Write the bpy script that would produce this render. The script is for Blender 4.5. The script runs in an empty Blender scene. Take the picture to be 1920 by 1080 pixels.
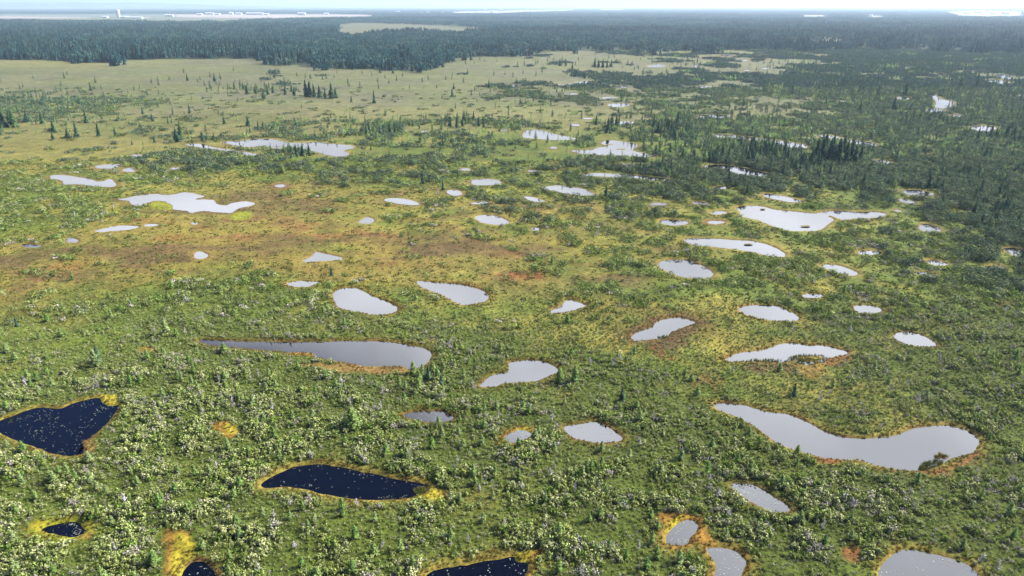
import bpy, math, random
import numpy as np
from mathutils import Vector

random.seed(7)
RNG = np.random.default_rng(11)
S = bpy.context.scene
COL = S.collection

# ------------------------------------------------------------------ camera
CAM_H = 60.0
PITCH = math.radians(22.42)
F = 1280.0                                   # focal length in photo pixels (1920 wide)
cam_d = bpy.data.cameras.new('camera'); cam = bpy.data.objects.new('camera', cam_d); COL.objects.link(cam)
cam.location = (0, 0, CAM_H); cam.rotation_euler = (math.radians(90) - PITCH, 0, 0)
cam_d.lens = 24; cam_d.sensor_width = 36; cam_d.clip_start = 1; cam_d.clip_end = 90000
S.camera = cam

# ------------------------------------------------------------------ sun and sky
SUN_EL, SUN_AZ = math.radians(36), math.radians(74)       # azimuth from +Y (view) towards +X (right)
sun_dir = Vector((math.cos(SUN_EL) * math.sin(SUN_AZ), math.cos(SUN_EL) * math.cos(SUN_AZ), math.sin(SUN_EL)))
sl = bpy.data.lights.new('sun', 'SUN'); sun = bpy.data.objects.new('sun', sl); COL.objects.link(sun)
sl.energy = 5.0; sl.angle = math.radians(0.6); sl.color = (1.0, 0.94, 0.82)
sun.rotation_euler = (-sun_dir).to_track_quat('-Z', 'Y').to_euler()

W = bpy.data.worlds.new('World'); S.world = W; W.use_nodes = True
nt = W.node_tree; nt.nodes.clear()
N = lambda t, tree=None: (tree or nt).nodes.new(t)
out = N('ShaderNodeOutputWorld'); bg = N('ShaderNodeBackground'); sky = N('ShaderNodeTexSky')
sky.sky_type = 'NISHITA'; sky.sun_disc = False; sky.sun_elevation = SUN_EL; sky.sun_rotation = SUN_AZ
sky.air_density = 1.0; sky.dust_density = 1.0
bg.inputs['Strength'].default_value = 0.075
CLOUD = 52.0                                 # radiance of cloud before the 0.075 strength


def wmath(op, a, b=None, clamp=False, tree=None):
    m = (tree or nt).nodes.new('ShaderNodeMath'); m.operation = op; m.use_clamp = clamp
    for i, v in enumerate((a, b)):
        if v is None: continue
        if isinstance(v, (int, float)): m.inputs[i].default_value = v
        else: (tree or nt).links.new(v, m.inputs[i])
    return m.outputs[0]


tc = N('ShaderNodeTexCoord'); sep = N('ShaderNodeSeparateXYZ'); nt.links.new(tc.outputs['Generated'], sep.inputs[0])
X, Y, Z = sep.outputs
zz = wmath('ADD', wmath('MAXIMUM', Z, 0.0), 0.12)
comb = N('ShaderNodeCombineXYZ'); nt.links.new(wmath('DIVIDE', X, zz), comb.inputs[0]); nt.links.new(wmath('DIVIDE', Y, zz), comb.inputs[1])
noi = N('ShaderNodeTexNoise'); noi.inputs['Scale'].default_value = 1.15; noi.inputs['Detail'].default_value = 6; noi.inputs['Roughness'].default_value = 0.55
nt.links.new(comb.outputs[0], noi.inputs['Vector'])
# a bank of bright cloud low in the sky, rising on the sun's side
bank = wmath('MULTIPLY', X, 1.03)                                   # right: more cloud
t = wmath('SUBTRACT', 1.29, wmath('MULTIPLY', Z, 2.0))               # lower: more cloud
t = wmath('ADD', t, bank)
t = wmath('ADD', t, wmath('MULTIPLY', wmath('SUBTRACT', noi.outputs[0], 0.5), 0.45))
mr = N('ShaderNodeMapRange'); mr.interpolation_type = 'SMOOTHSTEP'
mr.inputs['From Min'].default_value = -0.10; mr.inputs['From Max'].default_value = 0.30
nt.links.new(t, mr.inputs['Value'])
back = N('ShaderNodeMapRange'); back.interpolation_type = 'SMOOTHSTEP'; back.inputs['From Min'].default_value = -0.3; back.inputs['From Max'].default_value = 0.25
nt.links.new(Y, back.inputs['Value'])
fac = wmath('MULTIPLY', mr.outputs[0], back.outputs[0])
low = N('ShaderNodeMapRange'); low.interpolation_type = 'LINEAR'
low.inputs['From Min'].default_value = 0.0; low.inputs['From Max'].default_value = 0.55; low.inputs['To Min'].default_value = 0.37; low.inputs['To Max'].default_value = 1.0
nt.links.new(Z, low.inputs['Value'])
cc = N('ShaderNodeVectorMath'); cc.operation = 'SCALE'; cc.inputs[0].default_value = (0.93, 0.955, 1.03)
noi2 = N('ShaderNodeTexNoise'); noi2.inputs['Scale'].default_value = 1.5; noi2.inputs['Detail'].default_value = 5
nt.links.new(comb.outputs[0], noi2.inputs['Vector'])
puff = N('ShaderNodeMapRange'); puff.inputs['From Min'].default_value = .36; puff.inputs['From Max'].default_value = .62; puff.inputs['To Min'].default_value = .78; puff.inputs['To Max'].default_value = 1.2
nt.links.new(noi2.outputs[0], puff.inputs[0])
nt.links.new(wmath('MULTIPLY', wmath('MULTIPLY', wmath('POWER', low.outputs[0], 2.7), puff.outputs[0]), CLOUD), cc.inputs['Scale'])
mx = N('ShaderNodeMix'); mx.data_type = 'RGBA'
nt.links.new(fac, mx.inputs[0]); skt = N('ShaderNodeVectorMath'); skt.operation = 'MULTIPLY'; skt.inputs[1].default_value = (0.16, 0.34, 0.80); nt.links.new(sky.outputs[0], skt.inputs[0]); nt.links.new(skt.outputs[0], mx.inputs[6]); nt.links.new(cc.outputs[0], mx.inputs[7])
nt.links.new(mx.outputs[2], bg.inputs['Color']); nt.links.new(bg.outputs[0], out.inputs['Surface'])

S.view_settings.view_transform = 'Standard'; S.view_settings.look = 'None'
S.view_settings.gamma = 1.0; S.view_settings.exposure = 1.24
S.render.engine = 'CYCLES'
S.cycles.max_bounces = 4; S.cycles.diffuse_bounces = 1; S.cycles.glossy_bounces = 2; S.cycles.volume_bounces = 0
S.cycles.transmission_bounces = 2; S.cycles.transparent_max_bounces = 4
S.cycles.use_denoising = True; S.cycles.denoiser = 'OPENIMAGEDENOISE'
S.cycles.use_adaptive_sampling = False
S.cycles.sample_clamp_indirect = 4.0
S.render.resolution_x = 1024; S.render.resolution_y = 576

# ------------------------------------------------------------------ photo <-> ground
CP, SP = math.cos(PITCH), math.sin(PITCH)


def to_ground(px, py):
    dx = (np.asarray(px, float) - 960) / F; dy = (540 - np.asarray(py, float)) / F
    vy = CP + dy * SP; vz = -SP + dy * CP
    t = -CAM_H / np.minimum(vz, -1e-5)
    return dx * t, vy * t


def to_photo(x, y):
    depth = y * CP + CAM_H * SP
    up = y * SP - CAM_H * CP
    return 960 + F * x / depth, 540 - F * up / depth


# ------------------------------------------------------------------ smooth noise in numpy
def vnoise(x, y, seed=0):
    xi = np.floor(x).astype(np.int64); yi = np.floor(y).astype(np.int64)
    fx = x - xi; fy = y - yi; fx = fx * fx * (3 - 2 * fx); fy = fy * fy * (3 - 2 * fy)

    def h(a, b):
        n = (a * 374761393 + b * 668265263 + seed * 1274126177) & 0x7fffffff
        n = ((n ^ (n >> 13)) * 1274126177) & 0x7fffffff
        n = (n ^ (n >> 16)) & 0xffffff
        return n / float(0xffffff)
    a, b, c, d = h(xi, yi), h(xi + 1, yi), h(xi, yi + 1), h(xi + 1, yi + 1)
    return (a * (1 - fx) + b * fx) * (1 - fy) + (c * (1 - fx) + d * fx) * fy


def fbm(x, y, scale, seed=0, octaves=4):
    v = 0; amp = 0.5; tot = 0
    for i in range(octaves):
        v = v + amp * vnoise(x / scale, y / scale, seed + 17 * i); tot += amp
        scale *= 0.47; amp *= 0.55
    return v / tot


def sstep(a, b, v):
    t = np.clip((v - a) / (b - a), 0, 1)
    return t * t * (3 - 2 * t)


# ------------------------------------------------------------------ pools, traced on the ground plane
def E(cx, cy, rx, ry, tilt=0.0):
    """an oval pool; tilt = how far its right end drops, in pixels"""
    pts = []
    for k in range(14):
        a = -2 * math.pi * k / 14
        w = 1 + 0.10 * math.sin(2 * a + cx) + 0.07 * math.sin(3 * a + cy)
        pts.append((cx + rx * w * math.cos(a), cy + ry * w * math.sin(a) + tilt * math.cos(a)))
    return pts


# (outline, landmark phrase for labels or None, rim width m, rim colours (inner, outer))
POOLS = [
 ([(-12,800),(0,789),(30,778),(67,765),(110,766),(133,758),(157,750),(185,746),(190,755),(203,761),(222,762),(210,783),(187,808),(167,823),(153,828),(157,840),(155,852),(133,855),(110,853),(77,843),(37,828),(10,817),(0,811)], 'wide navy pool at the left edge', 0.8, 'gold'),
 ([(488,910),(500,899),(523,887),(547,877),(573,873),(600,870),(640,877),(673,883),(707,890),(740,897),(773,903),(797,910),(801,918),(787,927),(768,933),(737,937),(690,937),(660,935),(623,930),(593,923),(567,916),(533,913),(500,916)], 'long navy pool ringed in gold moss', 1.2, 'gold'),
 ([(77,993),(90,986),(113,982),(140,980),(153,987),(163,995),(150,1003),(130,1007),(103,1003),(80,998)], 'small navy pool ringed in yellow moss', 1.3, 'yellow'),
 ([(338,1085),(350,1063),(363,1053),(380,1053),(397,1067),(408,1085),(410,1110),(370,1120),(335,1110)], 'black pool cut by the bottom edge', 0.8, 'olive'),
 ([(800,1080),(823,1068),(857,1062),(900,1053),(933,1048),(962,1043),(970,1053),(988,1057),(987,1070),(980,1082),(960,1100),(880,1112),(800,1100)], 'navy pool with a yellow moss corner', 1.5, 'gold'),
 ([(948,818),(960,810),(977,807),(993,810),(995,817),(980,825),(963,829),(950,827)], 'tiny speckled grey pool', 0.9, 'orange'),
 ([(1057,803),(1067,798),(1087,796),(1107,792),(1123,793),(1143,803),(1160,815),(1167,822),(1155,828),(1130,831),(1107,829),(1083,823),(1065,815)], 'grey leaf shaped pool', 0.8, 'olive'),
 ([(756,778),(773,773),(807,772),(830,773),(848,780),(847,787),(827,792),(800,792),(773,787)], 'small grey oval pool', 0.7, 'olive'),
 ([(900,725),(907,715),(927,703),(953,697),(955,682),(967,677),(993,676),(1017,678),(1037,685),(1048,695),(1033,703),(1010,713),(973,718),(940,720),(930,725)], 'grey fish shaped pool', 1.1, 'olive'),
 ([(370,640),(385,638),(440,640),(500,641),(560,642),(640,640),(700,640),(740,643),(770,648),(800,655),(808,665),(805,677),(795,685),(770,693),(760,690),(755,687),(697,687),(660,682),(620,675),(590,668),(585,662),(540,660),(480,656),(440,652),(400,648)], 'long tapering slate pool', 1.1, 'olive'),
 ([(624,552),(635,542),(655,540),(670,541),(700,556),(730,568),(745,577),(742,585),(728,589),(700,590),(665,584),(640,578),(630,570)], 'smooth grey bean pool', 1.0, 'brown'),
 ([(781,528),(800,528),(827,531),(867,535),(897,542),(915,553),(912,563),(897,568),(870,572),(857,568),(843,560),(820,550),(790,538)], 'grey drop shaped pool', 1.2, 'brown'),
 ([(1030,586),(1053,573),(1063,562),(1083,567),(1098,572),(1083,580),(1053,587)], 'small white triangular pool', 1.3, 'brown'),
 ([(537,531),(550,528),(570,527),(598,529),(590,534),(575,538),(555,538),(543,535)], 'small pale spindle pool', 1.0, 'brown'),
 ([(568,489),(585,480),(592,472),(605,475),(640,483),(638,487),(610,489),(580,491)], 'pale wedge shaped pool', 1.0, 'brown'),
 ([(1183,633),(1195,623),(1220,615),(1232,603),(1255,597),(1275,596),(1298,602),(1303,606),(1283,612),(1262,622),(1245,634),(1225,636),(1205,638),(1190,638)], 'white pool with a dark muddy shore', 2.6, 'mud'),
 ([(1234,495),(1245,489),(1265,487),(1290,488),(1315,497),(1333,508),(1337,516),(1328,522),(1305,522),(1275,518),(1248,508),(1236,501)], 'large white egg shaped pool', 1.2, 'brown'),
 ([(1282,452),(1293,447),(1330,447),(1373,450),(1407,452),(1437,458),(1460,468),(1473,478),(1467,482),(1440,480),(1413,473),(1380,468),(1340,463),(1300,459)], 'white banana shaped pool', 2.2, 'brown'),
 ([(1380,390),(1397,386),(1427,387),(1453,393),(1493,397),(1527,400),(1560,395),(1600,397),(1647,398),(1662,403),(1640,408),(1600,410),(1580,412),(1560,405),(1553,405),(1563,412),(1557,417),(1547,425),(1533,432),(1510,433),(1487,433),(1460,427),(1440,420),(1423,413),(1407,410),(1390,405),(1387,397)], 'big ragged white pool', 1.8, 'brown'),
 ([(1385,580),(1400,574),(1425,572),(1455,574),(1480,583),(1494,592),(1497,600),(1480,602),(1450,601),(1420,596),(1397,589)], 'white slipper shaped pool', 1.0, 'brown'),
 (E(1626,580,29,7,2), 'small smooth white oval pool', 0.9, 'olive'),
 (E(1523,555,18,5,0.5), 'tiny white oval pool', 1.0, 'brown'),
 ([(1677,630),(1688,623),(1712,623),(1735,632),(1752,642),(1752,650),(1728,650),(1700,645),(1683,639)], 'white pebble shaped pool', 1.0, 'olive'),
 ([(1362,675),(1385,662),(1425,657),(1450,650),(1465,645),(1490,644),(1515,648),(1535,647),(1560,652),(1590,660),(1587,665),(1563,669),(1550,673),(1545,680),(1530,677),(1520,684),(1495,682),(1492,676),(1460,680),(1430,677),(1390,678)], 'white pool with a reedy islet', 1.6, 'brown'),
 ([(1340,758),(1365,757),(1395,760),(1420,768),(1450,773),(1480,778),(1520,795),(1545,808),(1570,817),(1600,823),(1640,822),(1670,818),(1700,808),(1730,801),(1770,799),(1800,803),(1825,815),(1835,828),(1830,843),(1813,853),(1790,857),(1770,868),(1745,878),(1715,883),(1680,880),(1645,873),(1610,863),(1565,860),(1530,855),(1490,843),(1460,832),(1440,818),(1405,795),(1370,777),(1345,768)], 'great curved silver pool', 1.1, 'brown'),
 ([(1370,910),(1380,906),(1407,908),(1427,917),(1450,932),(1470,943),(1483,955),(1473,961),(1447,961),(1430,953),(1407,940),(1387,927)], 'slanting speckled grey pool', 0.9, 'olive'),
 ([(1250,1008),(1262,990),(1275,980),(1290,974),(1305,980),(1307,995),(1295,1008),(1290,1018),(1270,1023),(1254,1022)], 'small speckled pool with an orange rim', 1.0, 'orange'),
 ([(1324,1028),(1345,1026),(1370,1030),(1390,1042),(1401,1058),(1392,1075),(1385,1095),(1340,1095),(1340,1060),(1332,1043)], 'slate pool cut by the bottom edge', 1.0, 'orange'),
 ([(1650,1080),(1657,1057),(1673,1040),(1697,1031),(1730,1035),(1763,1042),(1800,1053),(1827,1070),(1832,1083),(1810,1105),(1720,1112),(1655,1100)], 'round silver pool at the bottom edge', .9, 'gold'),
 ([(216,375),(233,373),(267,367),(290,365),(317,367),(347,362),(370,365),(383,370),(367,375),(400,376),(405,382),(423,387),(437,382),(460,379),(478,383),(467,388),(447,393),(430,401),(383,397),(360,401),(350,397),(327,394),(317,383),(300,378),(277,381),(263,387),(247,385),(240,378)], 'ragged silver pool on the brown lawn', 1.6, 'olive'),
 ([(95,330),(123,330),(150,334),(170,337),(180,341),(192,341),(207,337),(218,347),(213,352),(180,351),(150,347),(120,347),(117,340),(97,336)], 'lone ragged silver pool by the meadow', 1.5, 'olive'),
 ([(177,313),(197,310),(223,309),(227,313),(213,317),(187,317)], None, 1.5, 'brown'),
 (E(243,320,14,3.6), None, 1.5, 'brown'),
 (E(259,293,12,2.4), None, 1.5, 'olive'),
 (E(329,317,9,2), None, 1.5, 'olive'),
 ([(177,433),(200,427),(227,423),(260,425),(247,430),(217,433),(190,435)], 'white ribbon pool in the brown lawn', 1.5, 'brown'),
 (E(283,422,13,2.4,-1), None, 1.5, 'brown'),
 (E(58,461,18,3.6,1), 'little white pool in the brown lawn', 1.2, 'olive'),
 ([(123,451),(130,445),(147,451),(143,455),(130,454)], None, 1.2, 'olive'),
 (E(376,479,14,6.5), 'dull shallow pool in rusty moss', 1.4, 'brown'),
 (E(365,419,6,2.4), None, 1.2, 'brown'),
 (E(525,350,10,2.8), None, 2.0, 'mud'),
 ([(347,272),(377,271),(400,277),(433,282),(467,287),(485,291),(467,293),(443,287),(410,282),(378,278)], 'white channel pool beside the meadow', 1.5, 'olive'),
 ([(417,267),(450,265),(480,261),(513,262),(540,268),(567,269),(593,267),(620,270),(660,274),(663,279),(645,283),(655,290),(635,295),(610,291),(590,285),(560,280),(545,275),(520,280),(500,275),(487,275),(460,277),(433,272)], 'broad silver pool beside the meadow', 2.0, 'gold'),
 ([(980,258),(985,247),(1000,244),(1015,245),(1040,252),(1060,256),(1080,261),(1060,264),(1030,263),(1000,261)], 'bright pool among thin larches', 1.5, 'olive'),
 ([(1073,283),(1107,282),(1120,278),(1140,275),(1127,270),(1140,264),(1173,267),(1195,273),(1187,283),(1207,288),(1232,293),(1207,296),(1157,293),(1107,291),(1083,288)], 'forked bright pool with two islets', 2.0, 'olive'),
 ([(1088,327),(1123,326),(1173,328),(1207,331),(1240,335),(1270,339),(1233,340),(1190,336),(1140,333),(1100,331)], 'thin pool with tree reflections', 1.5, 'olive'),
 ([(1020,353),(1040,349),(1073,352),(1097,357),(1118,367),(1107,369),(1073,366),(1040,360),(1023,356)], 'pale lens shaped pool', 1.4, 'olive'),
 ([(883,340),(897,337),(923,337),(940,342),(933,347),(907,349),(887,347)], 'small blue pool', 1.3, 'brown'),
 ([(837,359),(857,358),(867,365),(857,368),(845,367)], None, 1.2, 'olive'),
 ([(719,376),(737,373),(763,375),(780,380),(786,385),(767,386),(740,382)], 'small blue wedge pool', 1.2, 'olive'),
 (E(901,382,15,2.8), None, 1.2, 'olive'),
 ([(983,371),(997,371),(1020,378),(1013,381),(997,379)], None, 1.2, 'olive'),
 ([(890,407),(903,403),(925,404),(940,408),(955,417),(945,421),(925,421),(905,418),(895,412)], 'white pool beside rusty moss', 1.5, 'brown'),
 ([(672,417),(680,411),(690,407),(703,413),(695,419),(680,419)], 'tiny grey dome shaped pool', 1.4, 'brown'),
 (E(1005,430,9,3), None, 1.2, 'olive'), (E(1234,384,16,2.6), None, 1.2, 'olive'),
 (E(1313,382,14,3), None, 1.2, 'brown'), (E(1347,399,14,3.4), None, 1.4, 'brown'),
 (E(1342,417,16,3,0.5), None, 1.8, 'rust'), (E(1263,417,27,5.4), 'white lozenge pool', 1.4, 'brown'),
 ([(1430,365),(1455,366),(1485,373),(1504,379),(1490,381),(1460,377),(1437,371)], 'slanting white sliver pool', 1.4, 'brown'),
 ([(1692,360),(1710,357),(1735,360),(1750,366),(1730,369),(1705,367)], 'white sliver pool at the scrub edge', 1.4, 'olive'),
 ([(1683,375),(1700,376),(1719,381),(1708,383),(1690,380)], None, 1.4, 'olive'),
 (E(1683,395,9,1.8), None, 1.2, 'olive'),
 ([(1723,424),(1735,420),(1755,425),(1764,432),(1757,436),(1735,434),(1725,430)], 'white nut shaped pool', 1.5, 'olive'),
 ([(1884,466),(1900,465),(1925,472),(1935,480),(1910,481),(1893,476)], 'white pool cut by the right edge', 1.4, 'brown'),
 (E(1630,474,22,4.4,1), None, 1.2, 'brown'), (E(1758,493,21,4,2.5), 'thin white pool near the scrub', 1.2, 'brown'),
 (E(1866,502,18,3.4,1), None, 1.2, 'brown'), (E(1735,514,16,4,2), None, 1.2, 'brown'),
 ([(1538,498),(1555,496),(1580,500),(1605,510),(1607,516),(1590,516),(1565,510),(1548,504)], 'slanting white oval pool', 1.4, 'brown'),
 ([(1337,253),(1367,254),(1403,258),(1440,262),(1480,267),(1510,273),(1507,280),(1480,277),(1447,269),(1414,264),(1347,259)], 'long slanting pool among spruces', 1.5, 'olive'),
 ([(1517,252),(1557,255),(1590,262),(1627,267),(1647,272),(1627,276),(1607,273),(1593,267),(1547,259)], 'slanting pool behind the dark spruce clump', 1.8, 'gold'),
 ([(1320,313),(1347,310),(1380,313),(1420,322),(1447,329),(1420,334),(1390,330),(1363,322),(1333,318)], 'dark streaked pool below the spruces', 1.5, 'olive'),
 (E(1354,353,16,2.3), None, 1.2, 'olive'), (E(1653,305,17,3.4,1), None, 1.5, 'olive'), (E(1742,292,8,2), None, 1.5, 'brown'),
 ([(1817,240),(1843,237),(1867,239),(1860,246),(1840,247)], 'white pool in the dark scrub', 1.6, 'olive'),
 ([(1737,177),(1753,178),(1763,187),(1782,188),(1788,198),(1773,204),(1753,202),(1755,192),(1747,183)], 'hooked white pool in the dark scrub', 1.6, 'olive'),
 (E(1753,209,17,4), None, 1.6, 'olive'), (E(1792,218,10,2.4,-1), None, 1.6, 'olive'),
 ([(1853,151),(1870,150),(1890,156),(1880,158),(1862,157)], None, 1.6, 'olive'),
 ([(1867,141),(1880,140),(1900,146),(1890,149),(1878,146)], None, 1.6, 'olive'),
 (E(1720,128,22,1.8), None, 2, 'olive'), (E(1727,120,10,1.2), None, 2, 'olive'), (E(1762,140,7,2.4), None, 2, 'olive'),
 (E(1742,147,12,1.6,1), None, 2, 'olive'), (E(1812,135,9,1.8), None, 2, 'olive'), (E(1804,121,8,1.3), None, 2, 'olive'),
 (E(1904,179,15,2.2), None, 2, 'olive'), (E(1843,143,10,1.3,1), None, 2, 'olive'), (E(1695,185,14,2.6), None, 2, 'olive'),
 (E(1335,109,20,2.4), None, 3, 'mud'), (E(1362,104,12,1.2), None, 3, 'mud'), (E(1422,111,15,1.2), None, 3, 'mud'),
 (E(1391,114,10,1.5), None, 3, 'mud'), (E(1433,104,8,1.1), None, 3, 'mud'), (E(1305,125,8,1.5), None, 2, 'olive'),
 (E(1437,129,10,1), None, 2, 'olive'), (E(1400,133,6,1), None, 2, 'olive'), (E(1356,136,12,1.1), None, 2, 'brown'),
 (E(1325,164,18,1.7), None, 2, 'olive'), (E(1420,167,8,1.2), None, 2, 'olive'), (E(1297,195,7,1.1), None, 2, 'olive'),
 (E(1340,219,32,3.6), 'bright oval pool below the pale clearing', 1.6, 'olive'),
 (E(1231,124,18,2.4,-1), None, 2, 'brown'), (E(965,161,8,1.9), None, 1.6, 'olive'),
 ([(1038,159),(1070,157),(1090,153),(1113,153),(1100,156),(1075,159),(1050,160)], 'thin white pool in the tan lawn', 1.6, 'brown'),
 (E(1167,163,16,1.8), None, 1.6, 'olive'), (E(1071,177,11,1.7), None, 1.6, 'olive'), (E(1140,184,18,1.5), None, 1.6, 'olive'),
 (E(1160,198,22,3.3), 'bright pool on the tan lawn', 1.6, 'brown'), (E(1100,223,10,1.4), None, 1.5, 'olive'),
 (E(1078,235,12,2,1), None, 1.5, 'olive'), (E(1165,231,25,2.8), None, 1.5, 'olive'), (E(944,245,10,1.8), None, 1.5, 'olive'),
 (E(797,248,10,1.6), None, 1.5, 'olive'), (E(1267,242,9,1.8), None, 1.5, 'olive'), (E(1038,278,6,2), None, 1.5, 'olive'),
 (E(873,319,11,2.2), None, 1.5, 'olive'), (E(1000,322,10,1.8), None, 1.5, 'olive'), (E(1185,310,30,2), None, 1.5, 'olive'),
 (E(1890,281,16,2.2,1), None, 1.5, 'olive'),
 (E(281,382,0.1,0.1), None, 0, 'olive'),
]
POOLS = [p for p in POOLS if p[2] > 0]
ISLANDS = [  # islets standing in pools
 [(1492,671),(1515,668),(1538,668),(1542,673),(1528,677),(1505,677)],
 E(1510,425,9,1.3), E(1430,393,6,.7),
 E(1403,459,8,1.1), E(1143,272,10,1.0), E(1165,281,12,1.6),
 E(522,276,11,1.0), E(1765,856,14,3), E(1762,849,5,1.5),
]


def catmull(P, n):
    P = np.asarray(P, float); out = []
    m = len(P)
    for i in range(m):
        p0, p1, p2, p3 = P[i - 1], P[i], P[(i + 1) % m], P[(i + 2) % m]
        for k in range(n):
            t = k / n
            out.append(0.5 * ((2 * p1) + (-p0 + p2) * t + (2 * p0 - 5 * p1 + 4 * p2 - p3) * t * t + (-p0 + 3 * p1 - 3 * p2 + p3) * t ** 3))
    return np.array(out)


def ground_outline(pts, n=5, wob=0.0, seed=0):
    g = np.stack(to_ground([p[0] for p in pts], [p[1] for p in pts]), 1)
    g = catmull(g, n)
    if wob > 0:
        d = np.roll(g, -1, 0) - np.roll(g, 1, 0); d /= np.linalg.norm(d, axis=1)[:, None] + 1e-9
        nrm = np.stack([d[:, 1], -d[:, 0]], 1)
        w = (fbm(g[:, 0], g[:, 1], 1.6, seed, 3) - 0.5) * 2 * wob
        g = g + nrm * w[:, None]
    return g


def signed_dist(x, y, poly):
    """distance to a closed outline, negative inside"""
    n = len(poly); best = np.full(x.shape, 1e18); inside = np.zeros(x.shape, bool)
    for i in range(n):
        ax, ay = poly[i]; bx, by = poly[(i + 1) % n]
        ex, ey = bx - ax, by - ay; L = ex * ex + ey * ey + 1e-12
        t = np.clip(((x - ax) * ex + (y - ay) * ey) / L, 0, 1)
        d = (x - ax - t * ex) ** 2 + (y - ay - t * ey) ** 2
        best = np.minimum(best, d)
        c = ((ay > y) != (by > y))
        xs = ax + (y - ay) * ex / (ey if abs(ey) > 1e-12 else 1e-12)
        inside ^= c & (x < xs)
    return np.where(inside, -1, 1) * np.sqrt(best)


SCALE_NEAR = 215.0
PG = []
for i, (pts, lab, rw, rc) in enumerate(POOLS):
    cy = sum(p[1] for p in pts) / len(pts)
    Yc = float(to_ground(960, cy)[1])
    g = ground_outline(pts, 5 if len(pts) < 30 else 4, 0.28 if Yc < SCALE_NEAR else 0.6 if Yc < 500 else 0.0, i)
    PG.append(dict(g=g, lab=lab, rw=rw, rc=rc, near=Yc < SCALE_NEAR, c=g.mean(0)))
IG = [ground_outline(p, 3, 0.15, 99 + i) for i, p in enumerate(ISLANDS)]
RIMC = ['olive', 'brown', 'gold', 'yellow', 'orange', 'rust', 'mud']


def pool_field(x, y, reach=14.0):
    """(signed distance to the nearest shore, index of that pool, near-pool signed distance)"""
    sd = np.full(x.shape, reach); idx = np.zeros(x.shape, int); sdn = np.full(x.shape, reach)
    for i, p in enumerate(PG):
        lo = p['g'].min(0) - reach; hi = p['g'].max(0) + reach
        m = np.nonzero((x > lo[0]) & (x < hi[0]) & (y > lo[1]) & (y < hi[1]))[0]
        if len(m) == 0: continue
        d = signed_dist(x[m], y[m], p['g'])
        c = d < sd[m]
        idx[m[c]] = i; sd[m[c]] = d[c]
        if p['near']: sdn[m] = np.minimum(sdn[m], d)
    for g in IG:
        lo = g.min(0) - 3; hi = g.max(0) + 3
        m = np.nonzero((x > lo[0]) & (x < hi[0]) & (y > lo[1]) & (y < hi[1]))[0]
        if len(m):
            d = -signed_dist(x[m], y[m], g)
            sd[m] = np.maximum(sd[m], d); sdn[m] = np.maximum(sdn[m], np.where(sdn[m] < reach, d, -99))
    return sd, idx, sdn


# ------------------------------------------------------------------ maps of the bog (rows = distance, columns = bearing)
ROWS = [100,115,130,150,170,190,210,230,250,270,290,310,330,350,380,420,460,500,550,600,650,700,760,830,900,1000,1080]
M_SHRUB = """0000000245777 0000011344888 0001122234888 0001101456888 0101014565788 6631004463788 4420001263688 4422555466888
0234545577888 0136444468888 1367544457988 3566555568988 5555566688888 6633566677788 7722566764568 6611346664668
3322235776678 3234334777678 4456644666678 4566655545778 5567676544678 6788876655677 8899988765677 8999999887678
9999999998877 9899999999987 9999999999999""".split()
M_TREE = """0000000124788 0000122244788 0101121233677 1214111243677 2315213333677 7520003342467 4310011154466 5322443275366
2223443274456 0021143278655 0034132278566 0023112478766 0000111256777 0000111123577 0000001111137 0000000000016
0000000000014 0000000000013 0000000000001 1000000000000 1100000000000 1111100000000 1111110001000 1000000000000
1000010000000 1000000000000 1000000000000""".split()
M_LARCH = """0000000000111 0000000000111 0000000001111 0000000011111 0000001112111 1110001122111 1100001132111 1111333243111
1112333244211 0011133255322 0012122245322 0011112356422 0000111234433 0000011112333 0000000000012 0000000000001
0000000000001 0000000100001 1111000111011 2222110111111 2332222101112 3444332222212 3444433332232 4444444432233
5555544444333 5555544444333 5555544444333""".split()
M_TAN = """8887778865432 8877788888542 8888888888542 9999999999543 9999999998643 8999999998754 9999999999776 9999999876543
9999754444443 9988543333333 9865444333333 8644444433332 6544444443332 4467544444432 4467655554433 3577654444433
5777765544443 5666776544443 5543455544443 4333334555432 3222334565432 3222223345432 2211222344432 1111222233332
1111222222222 1111222222222 1111222222222""".split()
M_RUST = """0000000000000 0000000011000 0000000021000 0000000001000 0000000000000 0000000000000 0000001110000 0000110000000
0000000000000 0000000000000 0000000000000 0001000000000 0002200000000 0123422000000 0345554300200 0467766420100
4578888640000 6545558730000 4310225500000 3200000100010 2110000011100 0110000112200 0000000012200 0000000012110
0000000011110 0000000001100 0000000001100""".split()


def parse(m): return np.array([[int(c) for c in r] for r in m], float) / 9


MAPS = {k: parse(v) for k, v in dict(shrub=M_SHRUB, tree=M_TREE, larch=M_LARCH, tan=M_TAN, rust=M_RUST).items()}
RA = np.array(ROWS, float)


def sample(name, px, py):
    M = MAPS[name]
    u = np.clip(px / 160.0, 0, 11.999); ui = u.astype(int); fu = u - ui
    v = np.interp(py, RA, np.arange(len(RA))); v = np.clip(v, 0, len(RA) - 1.001); vi = v.astype(int); fv = v - vi
    return (M[vi, ui] * (1 - fu) + M[vi, ui + 1] * fu) * (1 - fv) + (M[vi + 1, ui] * (1 - fu) + M[vi + 1, ui + 1] * fu) * fv


def in_poly(px, py, poly):
    ins = np.zeros(px.shape, bool); n = len(poly)
    for i in range(n):
        ax, ay = poly[i]; bx, by = poly[(i + 1) % n]
        c = (ay > py) != (by > py)
        ins ^= c & (px < ax + (py - ay) * (bx - ax) / ((by - ay) or 1e-9))
    return ins


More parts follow.
